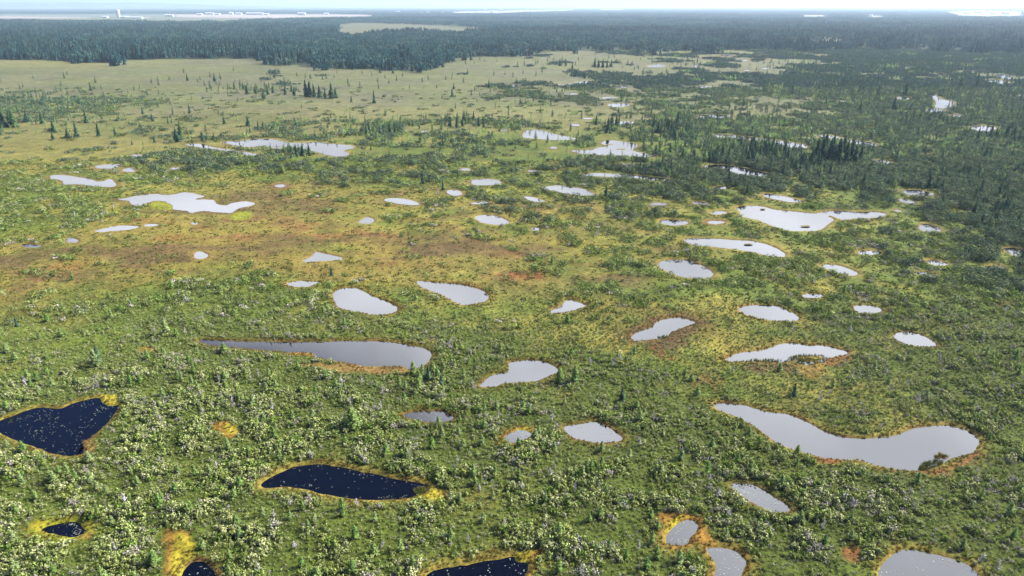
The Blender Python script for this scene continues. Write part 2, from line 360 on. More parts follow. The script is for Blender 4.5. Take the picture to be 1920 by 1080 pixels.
# front edge of the tall forest, by bearing
FX = [-400, 0,60,110,140,215,240,300,400,480,520,600,640,700,773,800,820,850,900,985,1000,1100,1280,1440,1480,1600,1700,1920,2400]
FY = [112,112,113,114,118,118,113,112,111,110,119,127,129,131,135,133,128,111,107,104,98,95,95,94,92,90,92,98,100]
FIELDS = [  # open ground in the far country: (outline, colour)
 ([(-900,26.6),(640,26.4),(640,28.5),(560,31),(420,36.5),(300,37.5),(240,35.5),(-900,36)], 'green'),
 ([(-900,29),(-200,30),(0,30.5),(110,32),(170,33),(128,34.5),(0,34.5),(-900,34.5)], 'pale'),
 ([(220,31),(285,32),(270,34.5),(225,34.2)], 'pale'),
 ([(330,27.5),(640,27.0),(705,28.3),(700,30),(640,31),(580,31.5),(530,33),(440,33.5),(330,32)], 'pale'),
 ([(840,22.5),(900,20.5),(1000,18.8),(1080,17.6),(1080,19.0),(1000,22.0),(930,24.5),(850,25)], 'pale'),
 ([(1125,17.5),(1170,17.3),(1170,19),(1125,19)], 'pale'),
 ([(628,47),(665,43),(760,45),(850,50),(930,55),(860,59),(760,56),(700,59),(660,66),(630,60)], 'tan'),
 ([(900,63),(990,62),(1080,66),(1080,73),(1000,72),(930,67)], 'thin'),
 ([(1400,70),(1580,70),(1600,88),(1430,88)], 'thin'),
 ([(1500,28.5),(1556,28.5),(1556,30.5),(1500,30.5)], 'pale'),
 ([(1620,29.5),(1660,29.5),(1660,31.5),(1620,31.5)], 'pale'),
 ([(1770,22),(1840,20),(1925,22),(1925,29),(1850,30),(1780,28)], 'pale'),
]


def forest_mask(px, py, ragged=0.0):
    f = (py + ragged < np.interp(px, FX, FY)).astype(float)
    for poly, kind in FIELDS:
        g_ = to_ground(960, np.maximum(py, 14))[1]; lift = (15.0 if kind != 'tan' else 7.0) * 1330 / g_       # trees in front would hide the field: keep its near side clear
        hit = in_poly(px, py, poly)
        if kind != 'thin':
            for q in (.25, .5, .75, 1.0): hit |= in_poly(px, py - lift * q, poly)
        f = np.where(hit, 0.25 if kind == 'thin' else 0.0, f)
    return f


# small patches of coloured moss: (outline, colour, softness m)
PATCHES = [
 ([(186,744),(200,741),(215,745),(223,757),(215,762),(203,762),(192,757),(188,750)], 'yellow', .5),
 ([(153,828),(167,822),(178,830),(170,853),(155,856),(157,840)], 'tanrust', .6),
 ([(403,796),(425,794),(440,803),(450,815),(438,824),(420,822),(408,810)], 'orange', .7),
 ([(425,797),(440,803),(447,815),(432,817),(420,806)], 'yellow', .8),
 ([(797,903),(815,910),(842,925),(838,935),(815,943),(785,937),(800,925)], 'yellow', 1.0),
 ([(825,918),(843,926),(838,936),(828,932)], 'orange', .8),
 ([(310,1000),(330,998),(362,1000),(345,1040),(322,1085),(312,1085)], 'orange', .7),
 ([(330,1004),(352,1003),(365,1020),(366,1040),(350,1052),(340,1070),(326,1085),(322,1050),(328,1025)], 'yellow', .6),
 ([(960,1043),(985,1034),(1003,1038),(992,1055),(975,1053)], 'yellow', .5),
 ([(995,1036),(1030,1030),(1012,1045),(998,1062),(985,1085),(975,1085),(990,1060)], 'orange', .8),
 ([(160,1000),(172,1002),(165,1012),(145,1014),(130,1012),(150,1006)], 'gold', .5),
 ([(62,985),(78,978),(85,986),(76,994),(84,1004),(70,1003),(60,995)], 'yellow', .7),
 ([(968,808),(985,803),(996,806),(994,810),(975,808)], 'yellow', .4),
 ([(260,655),(275,652),(288,658),(280,664),(264,662)], 'gold', .8),
 ([(1800,860),(1815,855),(1832,847),(1836,855),(1795,880),(1765,892),(1720,889),(1745,881),(1775,872)], 'rust', 1.0),
 ([(1750,872),(1775,862),(1800,855),(1812,857),(1780,872),(1760,880)], 'olive', .6),
 ([(1530,850),(1570,858),(1570,875),(1530,866)], 'rust', .9),
 ([(1240,640),(1265,625),(1300,612),(1320,600),(1300,625),(1280,650),(1255,665),(1230,660),(1215,645)], 'mud', 2.0),
 ([(1215,648),(1245,660),(1260,675),(1225,668)], 'rust', 1.5),
 ([(1205,622),(1185,628),(1190,615),(1215,605),(1230,598),(1228,608)], 'mud', 1.2),
 ([(1395,680),(1450,680),(1490,684),(1530,688),(1510,700),(1450,700),(1400,692)], 'mud', 2.0),
 ([(1495,690),(1530,684),(1545,690),(1520,712),(1500,700)], 'gold', 1.5),
 ([(1540,675),(1600,665),(1590,678),(1550,690)], 'rust', 1.5),
 ([(1850,562),(1880,563),(1885,572),(1855,570)], 'rust', 1.5),
 ([(925,515),(970,510),(1000,512),(1030,510),(1000,525),(960,526)], 'rust', 2.0),
 ([(280,385),(300,378),(325,385),(325,394),(300,393)], 'yellowgreen', 1.0),
 ([(435,402),(470,398),(465,412),(440,412)], 'yellowgreen', 1.5),
 ([(375,480),(405,478),(395,487),(370,490)], 'gold', 1.5),
 ([(560,685),(640,684),(700,688),(760,690),(750,700),(650,700),(590,690)], 'tanrust', 1.0),
 ([(540,662),(590,664),(600,668),(560,668)], 'orange', .9),
 ([(1300,700),(1330,705),(1340,722),(1310,720)], 'rust', 2.5),
 ([(1580,1030),(1605,1025),(1612,1045),(1590,1050)], 'rust', .8),
 ([(1235,970),(1262,965),(1290,968),(1312,975),(1320,995),(1335,1015),(1345,1022),(1325,1026),(1300,1022),(1260,1028),(1245,1015),(1250,990)], 'orange', .6),
 ([(1246,1005),(1256,985),(1275,972),(1295,970),(1270,980),(1255,1000),(1250,1018)], 'yellow', .5),
]
CL = dict(olive=(.085,.085,.016), brown=(.11,.055,.02), gold=(.15,.105,.022), yellow=(.21,.18,.016), orange=(.16,.085,.016), rust=(.125,.055,.018),
          mud=(.07,.042,.02), tanrust=(.145,.088,.028), yellowgreen=(.15,.16,.014), tan=(.088,.088,.046), green=(.068,.092,.014), ochre=(.145,.122,.024),
          pale=(.27,.225,.20), fieldgreen=(.10,.115,.08), forest=(.02,.03,.012), scrub=(.065,.075,.035), meadowy=(.125,.122,.04))
CL = {k: np.array(v) for k, v in CL.items()}

# ------------------------------------------------------------------ ground sheet
py_rows = np.concatenate([np.arange(1500, 1100, -12), np.arange(1100, 420, -2.1), np.arange(420, 60, -1.35), np.arange(60, 13.2, -0.75)])
Yr = to_ground(960, py_rows)[1]
Yr = np.concatenate([[-60, 0], Yr, [70000]])
NC = 880
S_ = np.linspace(-1.22, 1.22, NC)
GY, GS = np.meshgrid(Yr, S_, indexing='ij')
GX = GS * (GY * 0.82 + 55 * np.exp(-np.maximum(GY, 0) / 150) + 0.0) * 1.0
GX[0:2] = GS[0:2] * 90
gx, gy = GX.ravel(), GY.ravel()
sd, pidx, sdn = pool_field(gx, gy)
PX, PY = to_photo(gx, np.maximum(gy, 20))
wx = PX + (fbm(gx, gy, 22, 3) - .5) * 150 * np.clip(120 / np.maximum(gy, 60), 0.25, 1); wy = PY + (fbm(gx, gy, 22, 4) - .5) * 60 * np.clip(120 / np.maximum(gy, 60), 0.12, 1)


def mixc(c, k, w): return c * (1 - w[:, None]) + CL[k][None, :] * w[:, None]


tan = sample('tan', wx, wy); rus = sample('rust', wx, wy)
c = np.repeat(CL['green'][None, :], len(gx), 0)
n1 = fbm(gx, gy, 9, 21); n2 = fbm(gx, gy, 3.0, 22); n3 = fbm(gx, gy, 40, 23)
c = c * (1 - .30 * sstep(160, 110, gy) * sstep(.45, .85, sample('shrub', wx, wy)))[:, None]  # shade between dense near shrubs painted as darker ground colour
c = mixc(c, 'ochre', sstep(.28, .72, tan * .9 + (n1 - .5) * .9) * .85)
c = mixc(c, 'tan', sstep(200, 520, gy) * sstep(.35, .8, tan + (n1 - .5) * .4))
c = mixc(c, 'green', sstep(200, 400, gy) * sstep(.42, .62, fbm(gx * .5, gy, 26, 24)) * .35)
c = mixc(c, 'meadowy', sstep(200, 400, gy) * sstep(.5, .9, tan) * sstep(.5, .62, n3) * .22)
c = c * (.55 + .90 * (fbm(gx * .6, gy, 5, 27, 3) * .5 + fbm(gx * .4, gy, 18, 28, 3) * .5))[:, None]
c = mixc(c, 'meadowy', (sstep(700, 820, gy) * sstep(420, 150, PX) * .8 + sstep(350, 330, np.abs(gy - 400) + 290) * sstep(500, 650, PX) * sstep(1200, 1000, PX) * .55))
c = mixc(c, 'rust', np.clip(sstep(.40, .66, rus * .55 + (fbm(gx * .5, gy, 8, 35) - .5) * .95 + (n2 - .5) * .25), 0, 1) * .85 * sstep(.12, .3, rus))
mk = fbm(gx * .45, gy, 10, 31); yk = fbm(gx * .4 + gy * .2, gy, 9, 33)
c = mixc(c, 'yellowgreen', sstep(.52, .75, yk) * sstep(.05, .35, rus) * .3)
c = mixc(c, 'tanrust', sstep(.1, .55, rus) * .38 * sstep(.25, .65, fbm(gx * .6, gy, 16, 37)))
c = mixc(c, 'mud', sstep(.50, .72, mk) * sstep(.15, .5, rus) * .75)
c = mixc(c, 'scrub', sstep(230, 420, gy) * np.clip(sample('shrub', wx, wy) - .55, 0, 1) * 2)
fm = forest_mask(PX, PY) * (gy > 600)
c = mixc(c, 'forest', np.clip(fm, 0, 1))
for poly, kind in FIELDS:
    m = in_poly(PX, PY, poly) & (gy > 800)
    cc_ = CL['pale'] if kind == 'pale' else CL['fieldgreen'] if kind == 'green' else CL['tan']
    c[m] = cc_ * (.8 + .4 * n3[m, None])
for i, p in enumerate(PG):
    m = np.nonzero((pidx == i) & (sd < 8))[0]
    if not len(m): continue
    w = p['rw'] * (.62 if p['near'] else 1.0) * (0.35 + 1.1 * fbm(gx[m], gy[m], 5, 40 + i, 2))
    k = p['rc']
    a = np.exp(-(np.maximum(sd[m] - .15, 0) / w) ** 2)
    outer = np.exp(-(np.maximum(sd[m] - .15, 0) / (w * 2.4)) ** 2)
    soft = dict(gold='ochre', yellow='yellowgreen', orange='gold', rust='tanrust', brown='ochre', mud='brown', olive='olive')[k]
    inner = dict(gold='gold', yellow='yellow', orange='orange', rust='rust', brown='brown', mud='mud', olive='brown')[k]
    cm = c[m]
    cm = cm * (1 - .55 * outer[:, None]) + CL[soft] * .55 * outer[:, None]
    nn = sstep(.35, .6, fbm(gx[m], gy[m], 3.2, 70 + i, 2))[:, None]
    col = CL[inner] * (1 - .6 * nn) + CL[soft] * .6 * nn
    a = a * (.45 + .55 * sstep(.3, .6, fbm(gx[m], gy[m], 1.4, 75 + i, 2)))
    cm = cm * (1 - .8 * a[:, None]) + col * .8 * a[:, None]
    c[m] = cm
patch_sd = []
for pts, k, soft in PATCHES:
    g = ground_outline(pts, 4, .25, 7); patch_sd.append(g)
    lo = g.min(0) - 4; hi = g.max(0) + 4
    m = np.nonzero((gx > lo[0]) & (gx < hi[0]) & (gy > lo[1]) & (gy < hi[1]))[0]
    if not len(m): continue
    d = signed_dist(gx[m], gy[m], g) + (fbm(gx[m], gy[m], 2.2, 55, 3) - .5) * 2.2 * soft
    a = sstep(soft * .8, -soft * .6, d) * .9
    c[m] = c[m] * (1 - a[:, None]) + CL[k] * a[:, None]
# far pools: peat under the water sheet
c = np.clip(c, 0, 1)
hum = (fbm(gx, gy, 1.5, 61, 2) - .5) * .34 + (fbm(gx, gy, 6, 62, 2) - .5) * .5
near = sstep(260, 200, gy)
gz = .2 + hum * near * sstep(0.8, 4, sd)
carve = sdn < 13.9
zc = .2 * np.clip(np.maximum(sdn, -9) / .45, -2.4, 1)
gz = np.where(carve, np.where(sdn < .45, zc, gz), gz)


def mesh_grid(name, x, y, z, nr, nc):
    me = bpy.data.meshes.new(name)
    me.vertices.add(len(x)); me.vertices.foreach_set('co', np.stack([x, y, z], 1).astype(np.float32).ravel())
    i = np.arange((nr - 1) * (nc - 1)); r = i // (nc - 1); q = i % (nc - 1); a = r * nc + q
    f = np.stack([a, a + 1, a + nc + 1, a + nc], 1).ravel()
    me.loops.add(len(f)); me.loops.foreach_set('vertex_index', f.astype(np.int32))
    me.polygons.add(len(i)); me.polygons.foreach_set('loop_start', (i * 4).astype(np.int32))
    me.update(calc_edges=True); me.validate()
    me.polygons.foreach_set('use_smooth', np.ones(len(me.polygons), bool))
    return me


def link(name, me, mat=None, parent=None):
    o = bpy.data.objects.new(name, me); COL.objects.link(o)
    if mat is not None and not me.materials: me.materials.append(mat)
    if parent is not None: o.parent = parent
    return o


def new_mat(name):
    m = bpy.data.materials.new(name); m.use_nodes = True; t = m.node_tree; t.nodes.clear()
    o = t.nodes.new('ShaderNodeOutputMaterial')
    return m, t, o


gm, t, o = new_mat('bog_ground')
at = t.nodes.new('ShaderNodeAttribute'); at.attribute_name = 'Col'
co = t.nodes.new('ShaderNodeTexCoord')
bs = t.nodes.new('ShaderNodeBsdfPrincipled'); bs.inputs['Roughness'].default_value = .95; bs.inputs['Specular IOR Level'].default_value = .1
# hummocks get larger patches far away only because there is more of them: two real scales
na = t.nodes.new('ShaderNodeTexNoise'); na.inputs['Scale'].default_value = 1.6; na.inputs['Detail'].default_value = 5; na.inputs['Roughness'].default_value = .62
nb = t.nodes.new('ShaderNodeTexNoise'); nb.inputs['Scale'].default_value = .16; nb.inputs['Detail'].default_value = 5; nb.inputs['Roughness'].default_value = .6
t.links.new(co.outputs['Object'], na.inputs['Vector']); t.links.new(co.outputs['Object'], nb.inputs['Vector'])
ra = t.nodes.new('ShaderNodeMapRange'); ra.inputs['From Min'].default_value = .3; ra.inputs['From Max'].default_value = .7; ra.inputs['To Min'].default_value = .42; ra.inputs['To Max'].default_value = 1.6
rb = t.nodes.new('ShaderNodeMapRange'); rb.inputs['From Min'].default_value = .3; rb.inputs['From Max'].default_value = .7; rb.inputs['To Min'].default_value = .72; rb.inputs['To Max'].default_value = 1.28
t.links.new(na.outputs[0], ra.inputs[0]); t.links.new(nb.outputs[0], rb.inputs[0])
ml = wmath('MULTIPLY', ra.outputs[0], rb.outputs[0], tree=t)
vm = t.nodes.new('ShaderNodeVectorMath'); vm.operation = 'SCALE'; t.links.new(at.outputs['Color'], vm.inputs[0]); t.links.new(ml, vm.inputs['Scale'])
t.links.new(vm.outputs[0], bs.inputs['Base Color'])
bp = t.nodes.new('ShaderNodeBump'); bp.inputs['Strength'].default_value = .9; bp.inputs['Distance'].default_value = .22
t.links.new(na.outputs[0], bp.inputs['Height']); t.links.new(bp.outputs[0], bs.inputs['Normal'])
t.links.new(bs.outputs[0], o.inputs['Surface'])

gme = mesh_grid('ground', gx, gy, gz, len(Yr), NC)
ca = gme.color_attributes.new('Col', 'FLOAT_COLOR', 'POINT')
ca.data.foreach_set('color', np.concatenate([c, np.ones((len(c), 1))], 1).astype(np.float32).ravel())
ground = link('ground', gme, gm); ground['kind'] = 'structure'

# ------------------------------------------------------------------ water
wm, t, o = new_mat('bog_water')
fr = t.nodes.new('ShaderNodeFresnel'); fr.inputs['IOR'].default_value = 1.45
gl = t.nodes.new('ShaderNodeBsdfGlossy'); gl.inputs['Roughness'].default_value = .04; gl.inputs['Color'].default_value = (1, 1, 1, 1)
df = t.nodes.new('ShaderNodeBsdfDiffuse'); df.inputs['Color'].default_value = (.0006, .001, .003, 1)
mxs = t.nodes.new('ShaderNodeMixShader')
t.links.new(fr.outputs[0], mxs.inputs[0]); t.links.new(df.outputs[0], mxs.inputs[1]); t.links.new(gl.outputs[0], mxs.inputs[2])
wn = t.nodes.new('ShaderNodeTexNoise'); wn.inputs['Scale'].default_value = 2.2; wn.inputs['Detail'].default_value = 3
wc = t.nodes.new('ShaderNodeTexCoord'); t.links.new(wc.outputs['Object'], wn.inputs['Vector'])
wb = t.nodes.new('ShaderNodeBump'); wb.inputs['Strength'].default_value = .06; wb.inputs['Distance'].default_value = .05
t.links.new(wn.outputs[0], wb.inputs['Height']); t.links.new(wb.outputs[0], gl.inputs['Normal'])
t.links.new(mxs.outputs[0], o.inputs['Surface'])


def outline_mesh(name, g, z, grow):
    d = np.roll(g, -1, 0) - np.roll(g, 1, 0); d /= np.linalg.norm(d, axis=1)[:, None] + 1e-9
    area = 0.5 * np.sum(g[:, 0] * np.roll(g[:, 1], -1) - np.roll(g[:, 0], -1) * g[:, 1])
    nrm = np.stack([d[:, 1], -d[:, 0]], 1) * (1 if area > 0 else -1)
    q = g + nrm * grow
    me = bpy.data.meshes.new(name)
    vs = [(float(a), float(b), z) for a, b in q]
    if area < 0: vs = vs[::-1]
    me.from_pydata(vs, [], [list(range(len(vs)))]); me.update()
    return me


for i, p in enumerate(PG):
    w = link('water', outline_mesh('water', p['g'], 0.0 if p['near'] else .26, .4 if p['near'] else 0.0), wm)
    w['kind'] = 'structure'
isl = bpy.data.materials['bog_ground']
for i, g in enumerate(IG):       # islets in the far pools stand on their own low mound of moss
    if to_photo(*g.mean(0))[1] > 520: continue
    cpt = g.mean(0); vs = [(float(a), float(b), .2) for a, b in g]; n = len(vs)
    vs += [(float(cpt[0] + (a - cpt[0]) * .7), float(cpt[1] + (b - cpt[1]) * .7), .30) for a, b in g] + [(float(cpt[0]), float(cpt[1]), .31)]
    fs = [(k, (k + 1) % n, n + (k + 1) % n, n + k) for k in range(n)] + [(n + k, n + (k + 1) % n, 2 * n) for k in range(n)]
    me = bpy.data.meshes.new('moss_islet'); me.from_pydata(vs, [], fs); me.update()
    a_ = me.color_attributes.new('Col', 'FLOAT_COLOR', 'POINT')
    a_.data.foreach_set('color', np.tile([.15, .115, .05, 1], len(vs)).astype(np.float32))
    io = link('islet_ground', me, gm); io['kind'] = 'structure'


# ------------------------------------------------------------------ foliage materials
def leaf_mat(name, cols, bright=(.38, 2.0), trans=.16, hue=.0):
    """cols: list of linear colours chosen per plant; the leaf attribute 'v' varies each leaf"""
    m, t, o = new_mat(name)
    oi = t.nodes.new('ShaderNodeObjectInfo'); cr = t.nodes.new('ShaderNodeValToRGB')
    cr.color_ramp.elements[0].color = (*cols[0], 1); cr.color_ramp.elements[1].color = (*cols[-1], 1)
    for k in range(1, len(cols) - 1):
        e = cr.color_ramp.elements.new(k / (len(cols) - 1)); e.color = (*cols[k], 1)
    t.links.new(oi.outputs['Random'], cr.inputs[0])
    at = t.nodes.new('ShaderNodeAttribute'); at.attribute_name = 'v'
    mr = t.nodes.new('ShaderNodeMapRange'); mr.inputs['To Min'].default_value = bright[0]; mr.inputs['To Max'].default_value = bright[1]
    t.links.new(at.outputs['Fac'], mr.inputs[0])
    vm = t.nodes.new('ShaderNodeVectorMath'); vm.operation = 'SCALE'; t.links.new(cr.outputs[0], vm.inputs[0]); t.links.new(mr.outputs[0], vm.inputs['Scale'])
    d = t.nodes.new('ShaderNodeBsdfDiffuse'); tr = t.nodes.new('ShaderNodeBsdfTranslucent'); ms = t.nodes.new('ShaderNodeMixShader'); ms.inputs[0].default_value = trans
    t.links.new(vm.outputs[0], d.inputs[0]); t.links.new(vm.outputs[0], tr.inputs[0])
    t.links.new(d.outputs[0], ms.inputs[1]); t.links.new(tr.outputs[0], ms.inputs[2]); t.links.new(ms.outputs[0], o.inputs[0])
    return m


MAT = dict(
    shrub=leaf_mat('shrub_leaves', [(.145,.185,.042), (.215,.24,.09), (.09,.15,.024), (.28,.29,.145), (.17,.205,.042)]),
    heath=leaf_mat('heath_leaves', [(.075,.10,.018), (.12,.12,.025), (.06,.10,.018), (.14,.12,.04), (.10,.13,.03)]),
    twig=leaf_mat('bare_twigs', [(.22,.20,.17), (.29,.26,.23), (.18,.17,.14), (.27,.26,.22)], trans=.1),
    larch=leaf_mat('larch_needles', [(.18,.26,.07), (.25,.31,.13), (.14,.24,.06), (.22,.28,.09)], trans=.4),
    spruce=leaf_mat('spruce_needles', [(.042,.085,.050), (.062,.105,.055), (.048,.09,.055), (.07,.12,.05)], trans=.15),
    forest=leaf_mat('forest_needles', [(.007,.029,.032), (.015,.041,.038), (.011,.034,.036), (.036,.062,.044), (.009,.032,.033)], bright=(.3, 2.4), trans=.15),  # dark teal conifers, with some blue of distance haze put into the colour
    scrub=leaf_mat('scrub_leaves', [(.070,.108,.055), (.105,.130,.075), (.052,.090,.050), (.13,.15,.08), (.085,.115,.058)], bright=(.35, 1.9)),
    scrubfar=leaf_mat('hazed_scrub_leaves', [(.045,.076,.062), (.075,.10,.075), (.033,.060,.052), (.09,.112,.075), (.055,.083,.062)], bright=(.35, 1.9)),  # distant scrub: grey-blue of the haze mixed into the leaf colour
    midshrub=leaf_mat('bush_leaves', [(.115,.16,.034), (.16,.19,.065), (.075,.13,.02), (.19,.21,.09), (.125,.17,.034)]),
    bark=leaf_mat('bark', [(.09,.07,.055), (.13,.11,.09)], trans=0),
    dead=leaf_mat('dead_wood', [(.28,.26,.25), (.36,.34,.33), (.22,.20,.19)], trans=0),
)


class MB:
    """collects leaf cards and tubes for one mesh, with a value per vertex"""
    def __init__(s): s.v = []; s.f = []; s.a = []

    def tri(s, p, q, r, a):
        n = len(s.v); s.v += [tuple(p), tuple(q), tuple(r)]; s.f.append((n, n + 1, n + 2)); s.a += [a] * 3

    def card(s, c, n, size, a, rs, aspect=.7):
        n = Vector(n).normalized(); t = n.orthogonal().normalized(); b = n.cross(t)
        ang = rs.uniform(0, 6.283); u = t * math.cos(ang) + b * math.sin(ang); w = n.cross(u) * aspect; c = Vector(c)
        k = len(s.v); s.v += [tuple(c + u * size), tuple(c + w * size), tuple(c - u * size), tuple(c - w * size)]
        s.f.append((k, k + 1, k + 2, k + 3)); s.a += [a] * 4

    def tube(s, p, q, r0, r1, a, k=5):
        p, q = Vector(p), Vector(q); d = (q - p).normalized(); t = d.orthogonal().normalized(); b = d.cross(t); n = len(s.v)
        for c_, r in ((p, r0), (q, r1)):
            for i in range(k):
                g = 6.2832 * i / k; s.v.append(tuple(c_ + (t * math.cos(g) + b * math.sin(g)) * r)); s.a.append(a)
        for i in range(k): s.f.append((n + i, n + (i + 1) % k, n + k + (i + 1) % k, n + k + i))

    def mesh(s, name, mat, extra=None):
        me = bpy.data.meshes.new(name); me.from_pydata(s.v, [], s.f); me.update()
        at = me.attributes.new('v', 'FLOAT', 'POINT'); at.data.foreach_set('value', np.array(s.a, np.float32))
        me.materials.append(mat)
        return me


def shrub_mesh(rs, r=.5, h=.55, lumps=7, cards=90, size=.07, mat='shrub', name='shrub', spread=.8):
    """a low bush made of many leafy shoots of unequal height"""
    m = MB()
    for L in range(lumps):
        a = rs.uniform(0, 6.283); d = spread * r * math.sqrt(rs.random()); cx, cy = d * math.cos(a), d * math.sin(a)
        top = h * rs.uniform(.45, 1.0) * (1 - .35 * d / r); lr = rs.uniform(.11, .21) * (r / .38); base = rs.random()
        for k in range(cards // lumps):
            th = rs.uniform(0, 6.283); ph = math.acos(rs.uniform(-.35, 1)); rr = rs.uniform(.6, 1.15)
            n = Vector((math.sin(ph) * math.cos(th), math.sin(ph) * math.sin(th), math.cos(ph)))
            p = (cx + n.x * lr * rr, cy + n.y * lr * rr, max(.02, top - lr * 1.3 + n.z * lr * 1.5 * rr))
            nn = n + Vector((rs.gauss(0, .4), rs.gauss(0, .4), rs.gauss(0, .4)))
            m.card(p, nn, size * rs.uniform(.6, 1.4), min(1, max(0, base * .45 + rs.random() * .4 + .2 * n.z)), rs, .7)  # upward-facing leaves get a lighter tone, painting sunlit tops
        m.tube((cx * .3, cy * .3, 0), (cx, cy, top), .012, .006, .1, 3)
    return m.mesh(name, MAT[mat])


def patch_mesh(rs, W_, count, hmin, hmax, size, cards, mat, name, cone=False):
    """several low bushes growing together over a patch"""
    m = MB()
    for b in range(count):
        bx, by = rs.uniform(-W_, W_), rs.uniform(-W_, W_); h = rs.uniform(hmin, hmax); r = h * rs.uniform(.6, 1.0) * (1 if not cone else .42)
        base = rs.random()
        for k in range(cards):
            th = rs.uniform(0, 6.283)
            if cone:
                z = rs.random() ** 1.3; rad = r * (1 - z) + .05; p = (bx + rad * math.cos(th), by + rad * math.sin(th), .08 * h + z * h * .92)
                n = Vector((math.cos(th), math.sin(th), .55))
            else:
                ph = math.acos(rs.uniform(-.05, 1)); n = Vector((math.sin(ph) * math.cos(th), math.sin(ph) * math.sin(th), math.cos(ph)))
                rr = rs.uniform(.75, 1.1); p = (bx + n.x * r * rr, by + n.y * r * rr, h * .3 + n.z * h * .7 * rr)
            nn = n + Vector((rs.gauss(0, .4), rs.gauss(0, .4), rs.gauss(0, .4)))
            m.card(p, nn, size * rs.uniform(.7, 1.4), min(1, max(0, base * .6 + rs.random() * .5)), rs, .7)
    return m.mesh(name, MAT[mat])


def conifer(rs, h, r, levels, arms, mat, droop=.25, light=False, extra=1.0, name='crown'):
    m = MB()
    for L in range(levels):
        f = (L + .5) / levels; z = h * (.07 + .91 * f); rad = r * (1 - f) ** (.8 if not light else .62) * rs.uniform(.75, 1.15) + .03 * h * (1 - f) * 0.3
        for k in range(arms):
            if rs.random() < (.12 if not light else .25): continue
            th = 6.283 * (k + rs.uniform(-.4, .4)) / arms + L * 1.3; q = rad * rs.uniform(.65, 1.2)
            dz = -droop * q + (q * .25 if light else 0)
            tip = Vector((math.cos(th) * q, math.sin(th) * q, z + dz)); root = Vector((0, 0, z + rs.uniform(0, .02) * h))
            side = Vector((-math.sin(th), math.cos(th), 0)); a = rs.random()
            w = (.30 if not light else .15) * q + .012 * h
            mid = root.lerp(tip, .6)
            thick = Vector((0, 0, (.035 if not light else .02) * h))
            m.tri(root - thick * .5, mid + side * w - thick, tip, a); m.tri(root + thick, tip, mid - side * w - thick, a * .8)
            m.tri(mid + side * w, mid - side * w, root + thick * 1.4, min(1, a + .1))
            for e in range(2 if not light else 4):
                s_ = rs.uniform(.35, 1.05); c_ = root.lerp(tip, s_) + side * rs.gauss(0, w * .6) + Vector((0, 0, rs.gauss(0, .02) * h))
                m.card(c_, (math.cos(th) + rs.gauss(0, .5), math.sin(th) + rs.gauss(0, .5), .7 + rs.gauss(0, .4)), (.022 if not light else .021) * h * rs.uniform(.8, 1.6) * extra, min(1, a * .7 + rs.random() * .4), rs, .6)
    # leader
    m.tri((0.012 * h, 0, h * .93), (-.012 * h, .01 * h, h * .93), (0, 0, h * 1.04), .6)
    m.tri((0, 0.012 * h, h * .93), (0, -.012 * h, h * .93), (0, 0, h * 1.04), .4)
    return m.mesh(name, MAT[mat])


def trunk_mesh(rs, h, r, mat='bark', limbs=6):
    m = MB(); p = Vector((0, 0, -.1)); k = 4
    for i in range(k):
        q = Vector((rs.gauss(0, .006) * h, rs.gauss(0, .006) * h, h * .96 * (i + 1) / k))
        m.tube(p, q, r * (1 - i / k) + .008, r * (1 - (i + 1) / k) + .008, rs.random(), 6); p = q
    for i in range(limbs):
        z = h * rs.uniform(.15, .8); th = rs.uniform(0, 6.283); L = h * .12 * (1 - z / h) + .08
        m.tube((0, 0, z), (math.cos(th) * L, math.sin(th) * L, z + L * .2), r * .3, r * .1, rs.random(), 3)
    return m.mesh('trunk', MAT[mat])


def snag_mesh(rs, h, r, name='trunk'):
    m = MB(); lean = Vector((rs.gauss(0, .07) * h, rs.gauss(0, .07) * h, 0)); k = 4; p = Vector((0, 0, -.1))
    for i in range(k):
        q = lean * ((i + 1) / k) + Vector((rs.gauss(0, .01) * h, rs.gauss(0, .01) * h, h * (i + 1) / k))
        m.tube(p, q, r * (1 - i / k) + .012, r * (1 - (i + 1) / k) + .012, rs.random(), 5); p = q
    return m.mesh(name, MAT['dead']), lean


def snag_branches(rs, h, lean, n=34):
    m = MB()
    for i in range(n):
        f = rs.uniform(.12, .97); z = f * h; th = rs.uniform(0, 6.283); L = h * .30 * (1 - f * .75) * rs.uniform(.5, 1.1)
        b = lean * f + Vector((0, 0, z)); e = b + Vector((math.cos(th) * L, math.sin(th) * L, L * rs.uniform(-.1, .7)))
        m.tube(b, e, .022, .010, rs.random(), 3)
        for j in range(3):
            s_ = rs.uniform(.4, 1); c_ = b.lerp(e, s_); u = Vector((rs.gauss(0, 1), rs.gauss(0, 1), rs.gauss(.5, 1))).normalized() * L * .35
            m.tube(c_, c_ + u, .012, .007, rs.random(), 3)
    return m.mesh('branches', MAT['dead'])


# ------------------------------------------------------------------ scattering helpers
def scatter(y0, y1, spacing, seed, margin=230):
    """jittered points over the ground between two distances, a little wider than the view"""
    r = np.random.default_rng(seed)
    xm = (960 + margin) / F * (y1 * CP + CAM_H * SP)
    nx = int(2 * xm / spacing) + 1; ny = int((y1 - y0) / spacing) + 1
    x = (np.arange(nx) * spacing - xm)[None, :] + r.uniform(-.5, .5, (ny, nx)) * spacing
    y = (y0 + np.arange(ny) * spacing)[:, None] + r.uniform(-.5, .5, (ny, nx)) * spacing
    x, y = x.ravel(), y.ravel()
    px, py = to_photo(x, y)
    m = (px > -margin) & (px < 1920 + margin) & (py < 1330)
    return x[m], y[m], px[m], py[m], r


def ground_z(x, y, sd_):
    hum = (fbm(x, y, 1.5, 61, 2) - .5) * .34 + (fbm(x, y, 6, 62, 2) - .5) * .5
    return .2 + hum * sstep(260, 200, y) * sstep(.8, 4, sd_)


